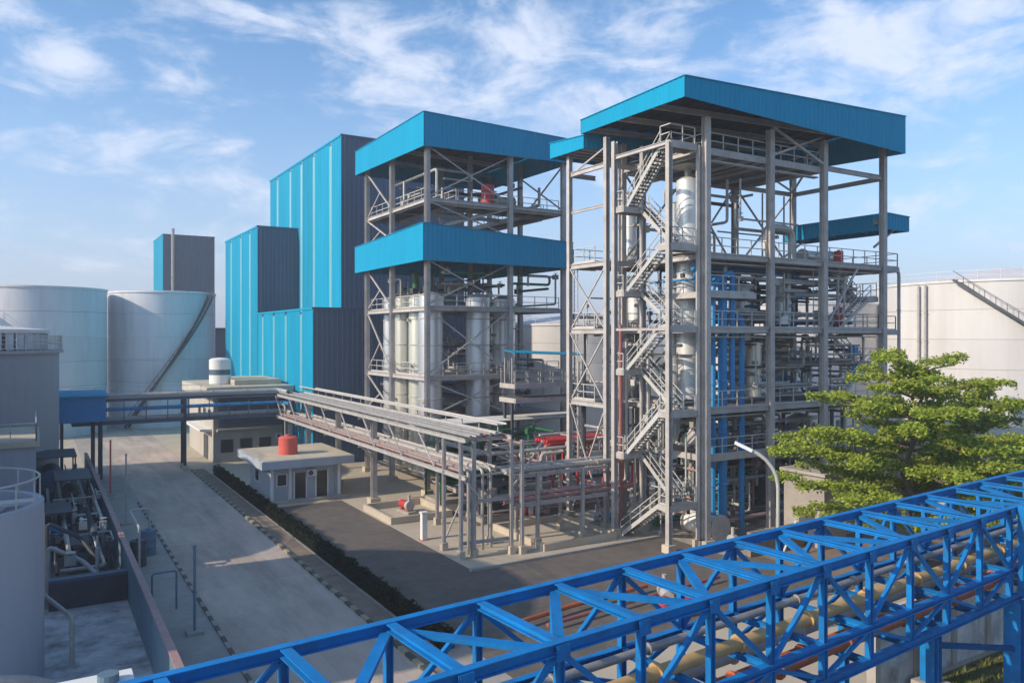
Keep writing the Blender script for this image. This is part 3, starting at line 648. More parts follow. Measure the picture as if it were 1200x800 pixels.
# equipment behind the wall, its dark colour standing in for the yard shade
eq = [('shade_skid', 1.0, 58, 2.2, 4, 2.4), ('shade_skid', 2.4, 66, 2.4, 5, 3.2), ('shade_skid', 1.2, 74, 3.6, 5, 3.8), ('shade_skid', 2.4, 52, 1.6, 2.5, 1.5)]
pos = ('nearest the cross wall', 'second along the shaded yard', 'under the blue cabin', 'tallest under the pipe bridge')
for i, (nm, x, y, wx, wy, h) in enumerate(sorted(eq, key=lambda e: e[2])):
    t = thing('equipment_skid', (x, y, 0), 'equipment skid coloured dark for yard shade, ' + pos[i], 'equipment', 'equipment skids coloured dark for yard shade')
    MB().bx(x - wx / 2, x + wx / 2, y - wy / 2, y + wy / 2, .01, .3).build('base_frame', 'dark_metal', t)
    MB().cyl((x, y - wy * .4, h * .55), (x, y + wy * .4, h * .55), h * .2, 16).build('drum', ('clad_dark', 'green_paint', 'dark_metal', 'clad_dark')[i], t, True)
    for sx in (-1, 1):
        for sy in (-1, 1): MB().bar((x + sx * wx * .45, y + sy * wy * .45, .303), (x + sx * wx * .45, y + sy * wy * .45, h), .1).build('frame_post', 'dark_metal', t)
    MB().bx(x - wx * .48, x + wx * .48, y - wy * .48, y + wy * .48, h + .003, h + .1).build('frame_top', 'dark_metal', t)
# poles beside the road
def pole(x, y, h, m, label, r=.07):
    t = thing('pole', (x, y, 0), label, 'pole'); MB().bx(x - .35, x + .35, y - .35, y + .35, .012, .16).build('base', 'conc', t); MB().cyl((x, y, .163), (x, y, h), r, 10).build('shaft', m, t, True); MB().cyl((x, y, h), (x, y, h + .06), r * 1.5, 10).build('cap', m, t)
pole(6.2, 37.7, 3.95, 'wall_blue', 'slim blue grey pole on a small base beside the road', .06)
pole(5.6, 62, 5.0, 'pipe_grey', 'thin grey pole further along the road wall', .06)
pole(5.5, 74, 4.6, 'red_faded', 'dull red pole near the pipe bridge crossing', .07)
pipe([(4.9, 41.6, .02), (4.9, 41.6, 1.9), (6, 41.6, 1.9), (6, 41.6, .02)], .05, 'wall_blue', 'dull blue inverted U pipe barrier beside the road', 'barrier', flanges=False, name='barrier')
for i, (x, y) in enumerate(((5.2, 50.5), (6.0, 52.8))):
    drum(x, y, .02, .45, 1.5, 'wall_blue' if i else 'dark_metal', ('dark drum standing by the yard wall', 'dull blue drum standing by the yard wall')[i])
pipe([(5.1, 49, .1), (5.1, 49, 2.6), (5.1, 54, 2.6), (6.2, 54, 2.6), (6.2, 54, .1)], .07, 'pipe_grey', 'pale grey pipe frame over the drums by the yard wall', flanges=False)

# ------------------------------------------------------------------ hedge, guard house, shed
hm = MB()
for i in range(18000):
    x, y = random.uniform(14.8, 15.5), random.uniform(30, 80); z = random.uniform(.0, 1) ** .6 * (.72 + .15 * math.sin(y * 2.1)) 
    if random.random() < .4: z = .74 + random.uniform(-.1, .1) + .1 * math.sin(y * 3)
    d = V((random.gauss(0, 1), random.gauss(0, 1), random.gauss(0, 1) + .3)).normalized(); a = d.orthogonal().normalized() * .07; b = d.cross(a).normalized() * .05; p = V((x, y, z)); o = len(hm.v)
    hm.v += [p - a, p - b, p + a, p + b]; hm.f.append((o, o + 1, o + 2, o + 3))
hg = thing('hedge', (15.4, 55, 0), 'long low dark green hedge between road and asphalt yard', 'hedge')
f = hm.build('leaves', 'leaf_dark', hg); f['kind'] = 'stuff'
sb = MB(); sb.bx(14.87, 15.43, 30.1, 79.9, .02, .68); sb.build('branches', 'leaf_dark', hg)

GH = thing('guard_house', (19, 67, 0), 'small grey guard house with flat overhanging roof and red tank', 'guard house')
gx0, gx1, gy0, gy1 = 16.2, 22.0, 63.7, 70.6
def window(par, c, wv, hv, axis, name='window', glass='dark_glass', frame='white_paint', depth=.06):
    cx_, cy_, cz_ = c
    if axis == 'y':
        fr = MB()
        for s_ in (-1, 1): fr.bx(cx_ + s_ * wv / 2 - .04, cx_ + s_ * wv / 2 + .04, cy_ - depth, cy_, cz_ - hv / 2, cz_ + hv / 2); fr.bx(cx_ - wv / 2 + .043, cx_ + wv / 2 - .043, cy_ - depth, cy_, cz_ + s_ * (hv / 2 - .03) - .03, cz_ + s_ * (hv / 2 - .03) + .03)
        o = fr.build(name, frame, par); MB().bx(cx_ - wv / 2 + .04, cx_ + wv / 2 - .04, cy_ - .02, cy_ - .004, cz_ - hv / 2 + .06, cz_ + hv / 2 - .06).build('pane', glass, o)
    else:
        fr = MB()
        for s_ in (-1, 1): fr.bx(cx_ - depth, cx_, cy_ + s_ * wv / 2 - .04, cy_ + s_ * wv / 2 + .04, cz_ - hv / 2, cz_ + hv / 2); fr.bx(cx_ - depth, cx_, cy_ - wv / 2 + .043, cy_ + wv / 2 - .043, cz_ + s_ * (hv / 2 - .03) - .03, cz_ + s_ * (hv / 2 - .03) + .03)
        o = fr.build(name, frame, par); MB().bx(cx_ - .02, cx_ - .004, cy_ - wv / 2 + .04, cy_ + wv / 2 - .04, cz_ - hv / 2 + .06, cz_ + hv / 2 - .06).build('pane', glass, o)
    return o
MB().bx(gx0, gx1, gy0, gy1, .01, 2.85).build('wall', 'house_wall', GH)
MB().bx(gx0 - .9, gx1 + .9, gy0 - .9, gy1 + .9, 2.853, 3.5).build('roof', 'house_wall', GH)
rp = MB().bx(gx0 - .75, gx1 + .75, gy0 - .75, gy1 + .75, 3.503, 3.53).build('roof_cover', 'roof_cream', GH)
MB().bx(gx0 - .5, gx1 + .3, gy0 - .8, gy0 - .01, .012, .2).build('plinth', 'conc', GH)
for x in (18.6, 20.4):
    d = MB().bx(x - .45, x + .45, gy0 - .04, gy0 - .004, .2, 2.3).build('door', 'dark_glass', GH)
    fr = MB()
    for s_ in (-1, 1): fr.bx(x + s_ * .5 - .05, x + s_ * .5 + .05, gy0 - .07, gy0 - .003, .2, 2.38)
    fr.build('frame', 'white_paint', d)
window(GH, (gx0 - .004, 68, 1.7), 1.4, 1.1, 'x'); window(GH, (17.1, gy0 - .004, 1.8), .8, 1.0, 'y')
for x, y in ((gx0 + .1, gy0 - .03), (17.75, gy0 - .03), (gx1 - .15, gy0 - .03)): MB().bx(x - .12, x + .12, y - .1, y + .02, .21, 2.84).build('pilaster', 'white_paint', GH)
def ac_unit(x, y, z, label):
    t = thing('air_conditioner', (x, y, z), label, 'air conditioner'); MB().bx(x - .4, x + .4, y - .3, y, z, z + .55).build('case', 'white_paint', t); MB().cyl((x - .1, y - .315, z + .28), (x - .1, y - .301, z + .28), .21, 16).build('fan_grille', 'dark_metal', t)
ac_unit(19.5, gy0 - .02, 2.35 - .4, 'white air conditioner between the guard house doors'); ac_unit(23.1, 87.2 - .02, 2.2, 'white air conditioner on the utility building wall')
MB().cyl((gx1 - .5, gy0 - .05, .2), (gx1 - .5, gy0 - .05, 2.85), .045, 8).build('downpipe', 'pipe_grey', GH)
WTk = thing('water_tank', (18.6, 66.5, 3.53), 'faded red plastic water tank on the guard house roof', 'water tank')
MB().lathe((18.3, 66.2, 3.53), [(0, 0), (.76, 0), (.8, .14), (.76, .28), (.8, .42), (.76, .58), (.8, .74), (.76, .9), (.8, 1.06), (.76, 1.22), (.8, 1.34), (.66, 1.46), (.3, 1.52), (0, 1.52)], 28).build('body', 'red_faded', WTk, True)
MB().lathe((18.3, 66.2, 5.06), [(.24, 0), (.24, .1), (0, .12)], 16).build('lid', 'red_faded', WTk)

SH = thing('shed_building', (20, 95, 0), 'two storey cream and grey utility building behind the pipe bridge', 'building')
sx0, sx1, sy0, sy1 = 16.2, 23.6, 87.2, 102
MB().bx(sx0, sx1, sy0, sy1, .02, 6.9).build('wall', 'shed_wall', SH)
MB().bx(sx0 - .8, sx1 + .9, sy0 - .9, sy1 + .5, 6.903, 8.0).build('roof_slab', 'shed_wall', SH)
MB().bx(sx0 - .5, sx1 + .6, sy0 - .6, sy1 + .2, 8.003, 8.03).build('roof_cover', 'roof_cream', SH)
MB().bx(sx0 + 2.6, sx1 + .3, sy0 + 2, sy1 - 4, 8.033, 8.6).build('roof_room', 'roof_cream', SH)
MB().bx(sx0 + .3, sx1, sy0 - .7, sy0 - .003, 3.3, 3.55).build('canopy', 'conc', SH)
for i in range(11): MB().poly([(sx0 + .5, sy0 - .12, 3.7 + i * .29), (sx1 - .1, sy0 - .12, 3.7 + i * .29), (sx1 - .1, sy0 - .01, 3.95 + i * .29), (sx0 + .5, sy0 - .01, 3.95 + i * .29)], .02, (0, -.5, -.5)).build('louvre_slat', 'clad_dark', SH)
for x in (17.6, 19.6, 21.6): window(SH, (x, sy0 - .004, 1.7), 1.2, 1.4, 'y', frame='dark_metal')
for y in (89.2, 92, 95): window(SH, (sx0 - .004, y, 5.0), 1.5, 1.1, 'x', frame='conc')
MB().bx(sx0 - .06, sx0 - .003, 90, 92.4, .02, 2.6).build('door', 'dark_metal', SH)
MB().bx(sx0 - 1.2, sx0 - .003, 88, 98, 3.3, 3.5).build('awning', 'white_paint', SH)
WT2 = thing('water_tank', (17.9, 89.6, 8.03), 'white cylindrical water tank with grey band on shed roof', 'water tank')
MB().lathe((17.9, 92.5, 8.03), [(0, 0), (1.15, 0), (1.15, 1.05)], 28).build('lower_body', 'white_paint', WT2, True)
MB().lathe((17.9, 92.5, 9.08), [(1.12, .003), (1.12, .6)], 28).build('band', 'clad_dark', WT2, True)
MB().lathe((17.9, 92.5, 9.68), [(1.15, .003), (1.15, 1.1), (.9, 1.25), (0, 1.35)], 28).build('upper_body', 'white_paint', WT2, True)

# ------------------------------------------------------------------ pipe racks
PR = thing('pipe_rack', (23.6, 62, 0), 'long two tier grey pipe rack running from the bridge towards the camera', 'pipe rack')
RX0, RX1 = 22.0, 25.2
for x, y in ((22.0, 41.9), (22.9, 41.9), (25.2, 41.3), (25.8, 41.0), (25.2, 44.0), (22.0, 44.2)): column(PR, x, y, 0, 7.05, .2)
for y in (50.5, 59.4, 68, 77, 83.6):
    if y != 50.5: column(PR, 23.3, y, 0, 6.9, .42)
    else: column(PR, 24.6, y, 0, 6.9, .2)
    for z in (4.75, 6.95): beam(PR, (RX0, y, z + (.03 if z > 5 else 0)), (RX1, y, z + (.03 if z > 5 else 0)), .2, .26, name='cross_beam')
for z in (4.95, 7.2):
    for x in (RX0, RX1): beam(PR, (x, 41.3, z), (x, 84, z), .16, .26, 'pipe_grey', name='long_beam')
    for i in range(17): y = 42.2 + i * 2.55; MB().bar((RX0 + .09, y, z - .06), (RX1 - .09, y, z - .06), .12).build('cross_beam', 'steel', PR)
for i in range(16):
    y = 43 + i * 2.6
    if i % 2: brace(PR, (RX0, y, 5.1), (RX0, y + 2.4, 7.05), .08)
for y in (42, 59.4): brace(PR, (23.3, y + .3, 3.6), (23.3, y + 2.2, 4.8), .14); brace(PR, (23.3, y - .2, 3.6), (22.2, y - .2, 4.7), .14)
for z in (3.4, .9): beam(PR, (22.0, 42.0, z), (25.2, 41.6, z), .14, .2); 
brace(PR, (25.3, 41.4, 4), (27.6, 41.4, 6.8), .1); brace(PR, (22.05, 43.9, 1), (22.05, 42.1, 3.3), .08)
TOP = [(.3, .1, 'pipe_silver'), (.75, .07, 'pipe_grey'), (1.15, .13, 'pipe_silver'), (1.6, .07, 'pipe_red_dull'), (2.0, .09, 'pipe_silver'), (2.45, .12, 'pipe_grey'), (2.9, .07, 'pipe_silver')]
nm = ['nearest the road side', 'second from the road side', 'third from the road side', 'in the middle', 'third from the tower side', 'second from the tower side', 'nearest the tower side']
for i, (o, r, m) in enumerate(TOP): pipe([(RX0 + o, 41.2 + i * .12, 7.34 + r), (RX0 + o, 84.3 - o, 7.34 + r)], r, m, ('dull red' if i == 3 else 'grey') + ' pipe on top tier of long rack, ' + nm[i], group='pipes on the top tier of the long rack', flanges=False)
LOW = [(.3, .1, 'pipe_pink'), (.75, .13, 'pipe_silver'), (1.25, .09, 'pipe_pink'), (1.75, .13, 'pipe_grey'), (2.3, .1, 'pipe_silver'), (2.8, .12, 'pipe_grey')]
for i, (o, r, m) in enumerate(LOW): pipe([(RX0 + o, 42.5, 5.09 + r), (RX0 + o, 84.0, 5.09 + r)], r, m, ('pink red' if m == 'pipe_pink' else 'grey') + ' pipe on lower tier of long rack, ' + nm[i if i < 3 else i + 1], group='pipes on the lower tier of the long rack', flanges=False)
for i, x in enumerate((22.4, 22.75, 23.6, 24.3)):
    pipe([(x, 42.3 + i * .3, 5.4), (x, 41.7 + .2 * i, 5.2), (x, 41.7 + .2 * i, .3)], .1, 'pipe_silver', 'silver drop pipe at near end of long rack, ' + ('leftmost', 'second from left', 'third from left', 'rightmost')[i], group='drop pipes at the near end of the long rack')
pr_t = thing('cable_tray', (24.7, 62, 7.9), 'perforated grey cable tray above the long pipe rack', 'cable tray')
MB().bx(24.35, 24.95, 41.5, 83.6, 7.98, 8.0).build('tray_base', 'pipe_grey', pr_t)
for x in (24.33, 24.97): MB().bx(x - .017, x + .017, 41.5, 83.6, 7.975, 8.1).build('tray_side', 'rail_steel', pr_t)
m = MB()
for i in range(18): m.bar((24.65, 42 + i * 2.4, 7.36), (24.65, 42 + i * 2.4, 7.972), .06)
m.build('tray_support', 'rail_steel', pr_t, kind='stuff')

# bridge crossing the road
PB = thing('pipe_bridge', (12, 84.5, 0), 'dark steel pipe bridge crossing over the road', 'pipe bridge')
for z in (5.1, 7.3):
    for y in (83.9, 85.7): beam(PB, (3, y, z), (25.4, y, z), .18, .3, m='clad_dark', name='long_beam')
    for i in range(12): x = 3.5 + i * 1.95; MB().bar((x, 84, z - .02), (x, 85.6, z - .02), .12).build('cross_beam', 'clad_dark', PB)
for x in (4.8, 12.9, 23.2):
    for y in (83.9, 85.7): column(PB, x, y, 0, 7.2, .24, 'dark_metal')
for i in range(11): x = 3.5 + i * 1.95; MB().bar((x, 83.9, 5.25), (x, 83.9, 7.15), .08).build('hanger', 'clad_dark', PB)
railing(PB, [(3, 83.8, 7.45), (22, 83.8, 7.45)], sp=2, r=.02)
for i, (y, r, m, z) in enumerate(((84.2, .16, 'pipe_silver', 5.25), (84.7, .2, 'pipe_grey', 5.25), (85.2, .14, 'pipe_silver', 5.25), (84.3, .18, 'blue_paint', 6.2), (84.9, .14, 'pipe_silver', 7.45), (85.3, .2, 'pipe_grey', 7.45))):
    lab = ('silver pipe at front', 'grey pipe in middle', 'silver pipe at back', 'blue pipe slung between tiers', 'silver pipe on upper tier', 'grey pipe on upper tier')[i]
    pipe([(2, y, z + r), (23.0 - i * .1, y, z + r), (23.0 - i * .1, 81.5, z + r)], r, m, lab + ' of the bridge over the road', group='pipes on the bridge over the road')
pipe([(22, 83.6, 6.2), (22.6, 83.6, 6.2), (22.6, 82.8, 6.0), (22.6, 82.8, 1)], .12, 'pipe_silver', 'pale bent drop pipe where the bridge meets the rack')
BC = thing('blue_cabin', (3.8, 84.5, 5.4), 'blue box shaped cabin on the left end of pipe bridge', 'cabin')
MB().bx(1.9, 5.75, 82.6, 86.2, 5.45, 7.75).build('body', 'blue_paint', BC); MB().poly([(1.7, 82.3, 7.753), (5.95, 82.3, 7.753), (5.95, 86.4, 8.1), (1.7, 86.4, 8.1)], .12, (0, 0, 1)).build('roof', 'fascia_blue', BC)
for x in (2.2, 5.4):
    for y in (82.9, 85.9): MB().bar((x, y, .02), (x, y, 5.447), .2).build('leg', 'dark_metal', BC)
# branch rack to the tall tower
B2 = thing('branch_rack', (30, 43, 0), 'short low pipe rack linking the long rack to tall tower', 'pipe rack')
for x in (27.6, 31.2):
    for y in (42.0, 44.6): column(B2, x, y, 0, 4.7, .2)
for z in (2.75, 4.6):
    for y in (42.0, 44.6): beam(B2, (25.9, y, z), (33.3, y, z), .15, .24, name='long_beam')
    for x in (26.2, 27.8, 29.4, 31, 32.8): MB().bar((x, 42.1, z - .02), (x, 44.5, z - .02), .11).build('cross_beam', 'steel', B2)
for i, (y, z, r, m) in enumerate(((42.3, 4.72, .17, 'pipe_silver'), (42.9, 4.72, .14, 'pipe_grey'), (43.5, 4.72, .18, 'pipe_silver'), (44.1, 4.72, .13, 'pipe_grey'), (42.3, 2.87, .15, 'pipe_pink'), (42.8, 2.87, .13, 'red_paint'), (43.5, 2.87, .16, 'pipe_grey'), (44.0, 2.87, .13, 'pipe_pink'))):
    pipe([(25.3, y, z + r), (36.2, y, z + r), (36.2, y, z + r + 1.5)], r, m, ('first', 'second', 'third', 'fourth')[i % 4] + ' pipe from the near side on ' + ('upper' if i < 4 else 'lower') + ' tier of the branch rack', group='pipes on the branch rack')
# low red pipe rack between towers
for (x, y, z0, z1, hx) in ((39.35, 39.6, 9, 24, 1), (44.2, 41, 9, 17.4, -1), (34.4, 47.15, 4, 18.5, 1), (49.9, 42.2, 9, 15.6, -1), (47.9, 36.5, 14, 18.6, 1)):
    lm = MB()
    for o_ in (-.22, .22): lm.bar((x, y + o_, z0), (x, y + o_, z1), .05)
    for i in range(int((z1 - z0) / .35)): lm.bar((x, y - .2, z0 + .2 + i * .35), (x, y + .2, z0 + .2 + i * .35), .03)
    lm.build('ladder', 'rail_steel', T1)
for (p, q_) in (((37, 36.5, 18.2), (54.8, 36.5, 18.2)), ((37, 36.6, 13.4), (54.8, 36.6, 13.4)), ((37, 36.6, 8.2), (54.8, 36.6, 8.2)), ((37, 36.5, 24.8), (47.9, 36.5, 24.8))): MB().bar(p, q_, .4, .09).build('cable_tray', 'pipe_grey', T1)
for x in (39.5, 45.3, 51.6):
    for za, zb in ((.1, 8.4), (8.9, 13.6), (14.1, 18.3)): MB().bar((x, 39.9 + (x % 3) * .4, za), (x, 39.9 + (x % 3) * .4, zb), .16).build('post', 'steel', T1)
RR = thing('red_rack', (37, 52, 0), 'red painted pipe frame between the two steel towers', 'pipe rack')
for x in (34.6, 37, 39.6):
    for y in (50.5, 52.5): MB().bar((x, y, .02), (x, y, 4.8), .16).build('post', 'red_paint', RR)
for y in (50.5, 52.5): MB().ib((34.3, y, 4.95), (40, y, 4.95), .2, .28, .03).build('long_beam', 'red_paint', RR)
for x in (34.6, 35.8, 37, 38.3, 39.6): MB().bar((x, 50.6, 4.95), (x, 52.4, 4.95), .12).build('cross_beam', 'red_paint', RR)
for i in range(5): pipe([(34.2, 50.75 + i * .38, 5.22), (40.2, 50.75 + i * .38, 5.22)], .14, 'red_paint', ('first', 'second', 'third', 'fourth', 'fifth')[i] + ' pipe from the near side on red frame', group='pipes on the red frame')

# ------------------------------------------------------------------ process clutter: pipes, pumps, exchangers among the towers
REST = []
def clutter(x0, x1, y0, y1, z0, z1, n, mats, where, rmin=.06, rmax=.16):
    g_ = 'process pipes ' + where
    for i in range(n):
        x, y, z = random.uniform(x0, x1), random.uniform(y0, y1), random.uniform(z0, z1); P = [V((x, y, z))]; ax = random.choice('xyz')
        for k in range(random.randint(2, 4)):
            p = P[-1].copy(); ax = random.choice([a for a in 'xyz' if a != ax])
            if ax == 'x': p.x = random.uniform(x0, x1)
            elif ax == 'y': p.y = random.uniform(y0, y1)
            else: p.z = random.uniform(z0, z1)
            if (p - P[-1]).length > .7: P.append(p)
        if len(P) < 2: continue
        m = random.choice(mats); word = {'pipe_silver': 'silver', 'pipe_grey': 'grey', 'blue_paint': 'blue', 'red_paint': 'red', 'green_paint': 'green', 'pipe_pink': 'pinkish red', 'rail_steel': 'pale grey', 'dark_metal': 'dark'}[m]
        rad = random.uniform(rmin, rmax)
        if i >= n * .36 or sum((b_ - a_).length for a_, b_ in zip(P[:-1], P[1:])) < 2.2: REST.append((P, rad * .8, m)); continue
        cs = sum(P, V()) / len(P); sx = (cs.x - x0) / (x1 - x0); sy = (cs.y - y0) / (y1 - y0); sz = (cs.z - z0) / (z1 - z0)
        th = 'thin' if rad < rmin + (rmax - rmin) * .4 else 'thick' if rad > rmin + (rmax - rmin) * .75 else 'medium'
        lb = th + ' ' + word + (' elbowed pipe ' if len(P) == 3 else ' straight pipe ' if len(P) == 2 else ' bent pipe ') + where + ', ' + ('left' if sx < .4 else 'right' if sx > .6 else 'middle') + ' ' + ('front' if sy < .5 else 'back') + ('' if .3 < sz < .6 else ' low' if sz <= .3 else ' high')
        pipe(P, rad, m, lb, group=word + ' ' + g_, n=7, flanges=False)
gm = ['pipe_silver', 'pipe_grey', 'rail_steel', 'pipe_silver', 'pipe_grey', 'dark_metal']
clutter(36.9, 48, 36.8, 44, 19, 24.8, 8, gm, 'on the upper deck of tall tower')
clutter(36.9, 54.5, 36.8, 44, 14.3, 18.3, 60, gm + ['blue_paint'], 'on the middle deck of tall tower')
clutter(41, 54.5, 36.8, 44, 9.2, 13.5, 66, gm + ['blue_paint'], 'on the lower deck of tall tower')
clutter(36.9, 54.5, 36.8, 44, .3, 8.2, 110, gm + ['pipe_pink', 'green_paint'], 'at the foot of tall tower')
clutter(34.3, 40.3, 44.5, 47.2, 1, 18, 34, gm, 'in the left annex of tall tower')
clutter(35.6, 36.9, 37.0, 43.5, .3, 13, 22, gm, 'behind the zigzag stairs')
clutter(28.8, 42, 60.5, 73, 16.2, 19.3, 30, gm + ['green_paint'], 'above the vessels of shorter tower')
clutter(31.5, 42, 60.5, 73, 6.6, 15.5, 40, gm, 'among the vessels of shorter tower')
clutter(29, 42, 60.5, 73, 25.2, 28, 18, gm + ['dark_metal'], 'on the top walkway of shorter tower')
clutter(27.5, 42, 48.5, 59.5, .2, 5.6, 64, gm + ['green_paint', 'green_paint', 'pipe_pink'], 'on the ground between the towers')
clutter(28, 36, 60.5, 66, .2, 5.8, 14, ['green_paint', 'dark_metal', 'pipe_grey'], 'under the shorter tower')
clutter(.7, 3.9, 45.2, 80, .1, 3.0, 34, gm + ['dark_metal', 'dark_metal'], 'in the shaded left yard')
clutter(27, 33, 48, 51, .1, 2.6, 8, ['pipe_pink', 'red_paint', 'pipe_grey'], 'behind the branch rack')
def fine_pipework():
    mats = sorted({m for _, _, m in REST}); mb = MB(); idx = []
    for P, r, m in REST:
        f0 = len(mb.f); mb.tube(P, r, 6); p = P[len(P) // 2]
        mb.box(p, (r * 4.2, r * 4.2, r * 4.2)); mb.cyl(p, p + V((0, -.05, .35)), r * .5, 6); mb.cyl(p + V((0, -.05, .35)), p + V((0, -.05, .38)), r * 2.2, 10)
        idx += [mats.index(m)] * (len(mb.f) - f0)
    o = mb.build('fine_pipework', mats[0]); o['kind'] = 'stuff'
    for m in mats[1:]: o.data.materials.append(MT[m])
    o.data.polygons.foreach_set('material_index', idx); o.data.update()
fine_pipework()
def pump(x, y, z, m, label, a=0.0, group='pumps on the ground by the towers'):
    t = thing('pump', (x, y, z), label, 'pump', group); d = V((math.cos(a), math.sin(a), 0)); c = V((x, y, z))
    R = Matrix((d, V((-d.y, d.x, 0)), V((0, 0, 1)))).transposed()
    MB().box(c + V((0, 0, .1)), (1.9, .7, .2), R).build('base', 'conc', t)
    MB().cyl(c - d * .75 + V((0, 0, .6)), c + d * .1 + V((0, 0, .6)), .3, 14).build('motor', m, t, True)
    mb = MB().cyl(c + d * .25 + V((0, 0, .6)), c + d * .6 + V((0, 0, .6)), .36, 14); mb.cyl(c + d * .42 + V((0, 0, .7)), c + d * .42 + V((0, 0, 1.4)), .12, 10); mb.build('volute', 'pipe_grey', t, True)
    mb = MB().cyl(c + d * .1 + V((0, 0, .6)), c + d * .25 + V((0, 0, .6)), .1, 8); mb.build('coupling', 'red_paint', t)
    for s_ in (-.5, .42): MB().box(c + d * s_ + V((0, 0, .26)), (.25, .4, .12), R).build('foot', m, t)
pl = [(28.2, 52.5, 'green_paint', 'green pump nearest the long rack between towers'), (30.2, 54.5, 'green_paint', 'green pump in the middle of yard between towers'), (32.5, 56.5, 'blue_paint', 'blue pump at the back of yard between towers'),
      (34.6, 44.2, 'blue_paint', 'blue pump at end of the branch rack'), (38, 34.8, 'dark_metal', 'dark pump in front of the tall tower front corner'), (44.5, 37.4, 'green_paint', 'green pump under the second tower column'), (24.2, 55, 'red_paint', 'red pump inside the bund under the long rack'), (31, 48.8, 'red_paint', 'red pump behind the branch rack'), (46.8, 37.2, 'red_paint', 'red pump under the third tower column')]
for i, (x, y, m, lb) in enumerate(pl): pump(x, y, .03, m, lb, i * .8)
def exchanger(x, y, z, l, r, m, label, ax=V((1, 0, 0))):
    t = thing('heat_exchanger', (x, y, z), label, 'heat exchanger', 'heat exchangers in the plant'); c = V((x, y, z + r + .4))
    MB().cyl(c - ax * l / 2, c + ax * l / 2, r, 20).build('shell', m, t, True)
    for s_ in (-1, 1):
        MB().cyl(c + ax * s_ * l / 2, c + ax * s_ * (l / 2 + .1), r * 1.25, 20).build('end_flange', 'steel', t)
        p = c + ax * s_ * l * .3; MB().bx(p.x - .15, p.x + .15, p.y - .15, p.y + .15, z + .01, z + .45).build('saddle', 'conc', t)
exchanger(38.9, 38.2, 5.76, 2.8, .45, 'pipe_silver', 'silver exchanger on the lowest deck of tall tower'); exchanger(44.6, 38.9, 14.0, 3, .42, 'pipe_silver', 'silver exchanger on the middle deck of tall tower')
exchanger(52, 39.6, 18.75, 3.2, .45, 'vessel_cream', 'cream exchanger on upper right deck of tall tower'); exchanger(37.6, 37.2, .03, 2.6, .7, 'white_paint', 'white exchanger on the ground behind bottom stair flight', V((0, 1, 0)))
exchanger(35.5, 53.9, .03, 4, .6, 'pipe_grey', 'grey exchanger on the ground below red frame'); exchanger(37, 63, 25.05, 3, .5, 'pipe_silver', 'silver exchanger on top walkway of shorter tower')
exchanger(30.6, 52, .03, 3, .5, 'green_paint', 'green exchanger on the ground by the long rack')
# framed green and dark skids between the towers
for i, (x, y, wx, wy, h, m, lb) in enumerate(((29.5, 57.5, 4, 3, 4.6, 'green_paint', 'green framed skid under the shorter tower front corner'), (35, 58, 5, 3, 4.8, 'green_paint', 'green framed skid at the back between the two towers'), (40, 57, 3, 3, 4.2, 'dark_metal', 'dark framed skid at the back below the link bridge'), (28.6, 50.2, 2.4, 2.4, 2.6, 'dark_metal', 'dark framed skid beside the long pipe rack'), (46, 39.6, 3.2, 4, 3.6, 'dark_metal', 'dark framed skid at the foot of tall tower'))):
    t = thing('equipment_skid', (x, y, 0), lb, 'equipment')
    MB().bx(x - wx / 2, x + wx / 2, y - wy / 2, y + wy / 2, .02, .35).build('base_frame', 'conc', t)
    for sx in (-1, 1):
        for sy in (-1, 1): MB().bar((x + sx * wx * .46, y + sy * wy * .46, .353), (x + sx * wx * .46, y + sy * wy * .46, h), .14).build('frame_post', m, t)
    for z in (h * .5, h): MB().bx(x - wx * .48, x + wx * .48, y - wy * .48, y + wy * .48, z + .003, z + .12).build('frame_deck', m, t)
    MB().cyl((x - wx * .3, y, h * .28), (x + wx * .3, y, h * .28), h * .14, 16).build('drum', m, t, True)
    MB().lathe((x, y, h * .5 + .13), [(0, 0), (.7, 0), (.7, h * .34), (.4, h * .4), (0, h * .42)], 20).build('vessel', 'pipe_grey' if i % 2 else m, t, True)
# grey panel building at the tower's right foot, and low sheds behind the tree
PN = thing('panel_cabinet', (44, 33.6, 0), 'pinkish grey concrete enclosure at right foot of tall tower', 'enclosure')
MB().bx(42.4, 44.6, 31.7, 34.8, .02, 4.6).build('body', 'conc', PN); MB().bx(42.2, 44.8, 31.5, 35, 4.603, 4.8).build('roof_slab', 'conc', PN)
MB().bx(42.375, 42.397, 32.4, 33.6, .03, 2.4).build('door', 'dark_metal', PN)
RW = thing('retaining_wall', (39.6, 32.2, 0), 'brown low retaining wall in front of tall tower', 'wall')
for i in range(7): MB().bx(37.2 + i * .72, 37.2 + i * .72 + .7, 33.0, 33.3, .02, 1.5 + random.uniform(-.03, .03)).build('stone_block', 'soil', RW)
pipe([(38.2, 31.6, .1), (40.6, 32.4, 1.9)], .07, 'white_paint', 'white sloping handrail bar by the retaining wall', 'rail', flanges=False, name='rail_bar')
LS = thing('low_shed', (62, 40, 0), 'low grey shed with pale roof behind the tree', 'shed')
MB().bx(58.5, 74, 33, 42, .0, 5.0).build('wall', 'shed_wall', LS); MB().poly([(58, 32.5, 5.0), (74.5, 32.5, 5.0), (74.5, 42.5, 5.6), (58, 42.5, 5.6)], .15, (0, 0, 1)).build('roof', 'conc_pale', LS)
for x in (60, 63, 66, 69, 72): window(LS, (x, 32.99, 2.6), 1.6, 1.4, 'y')
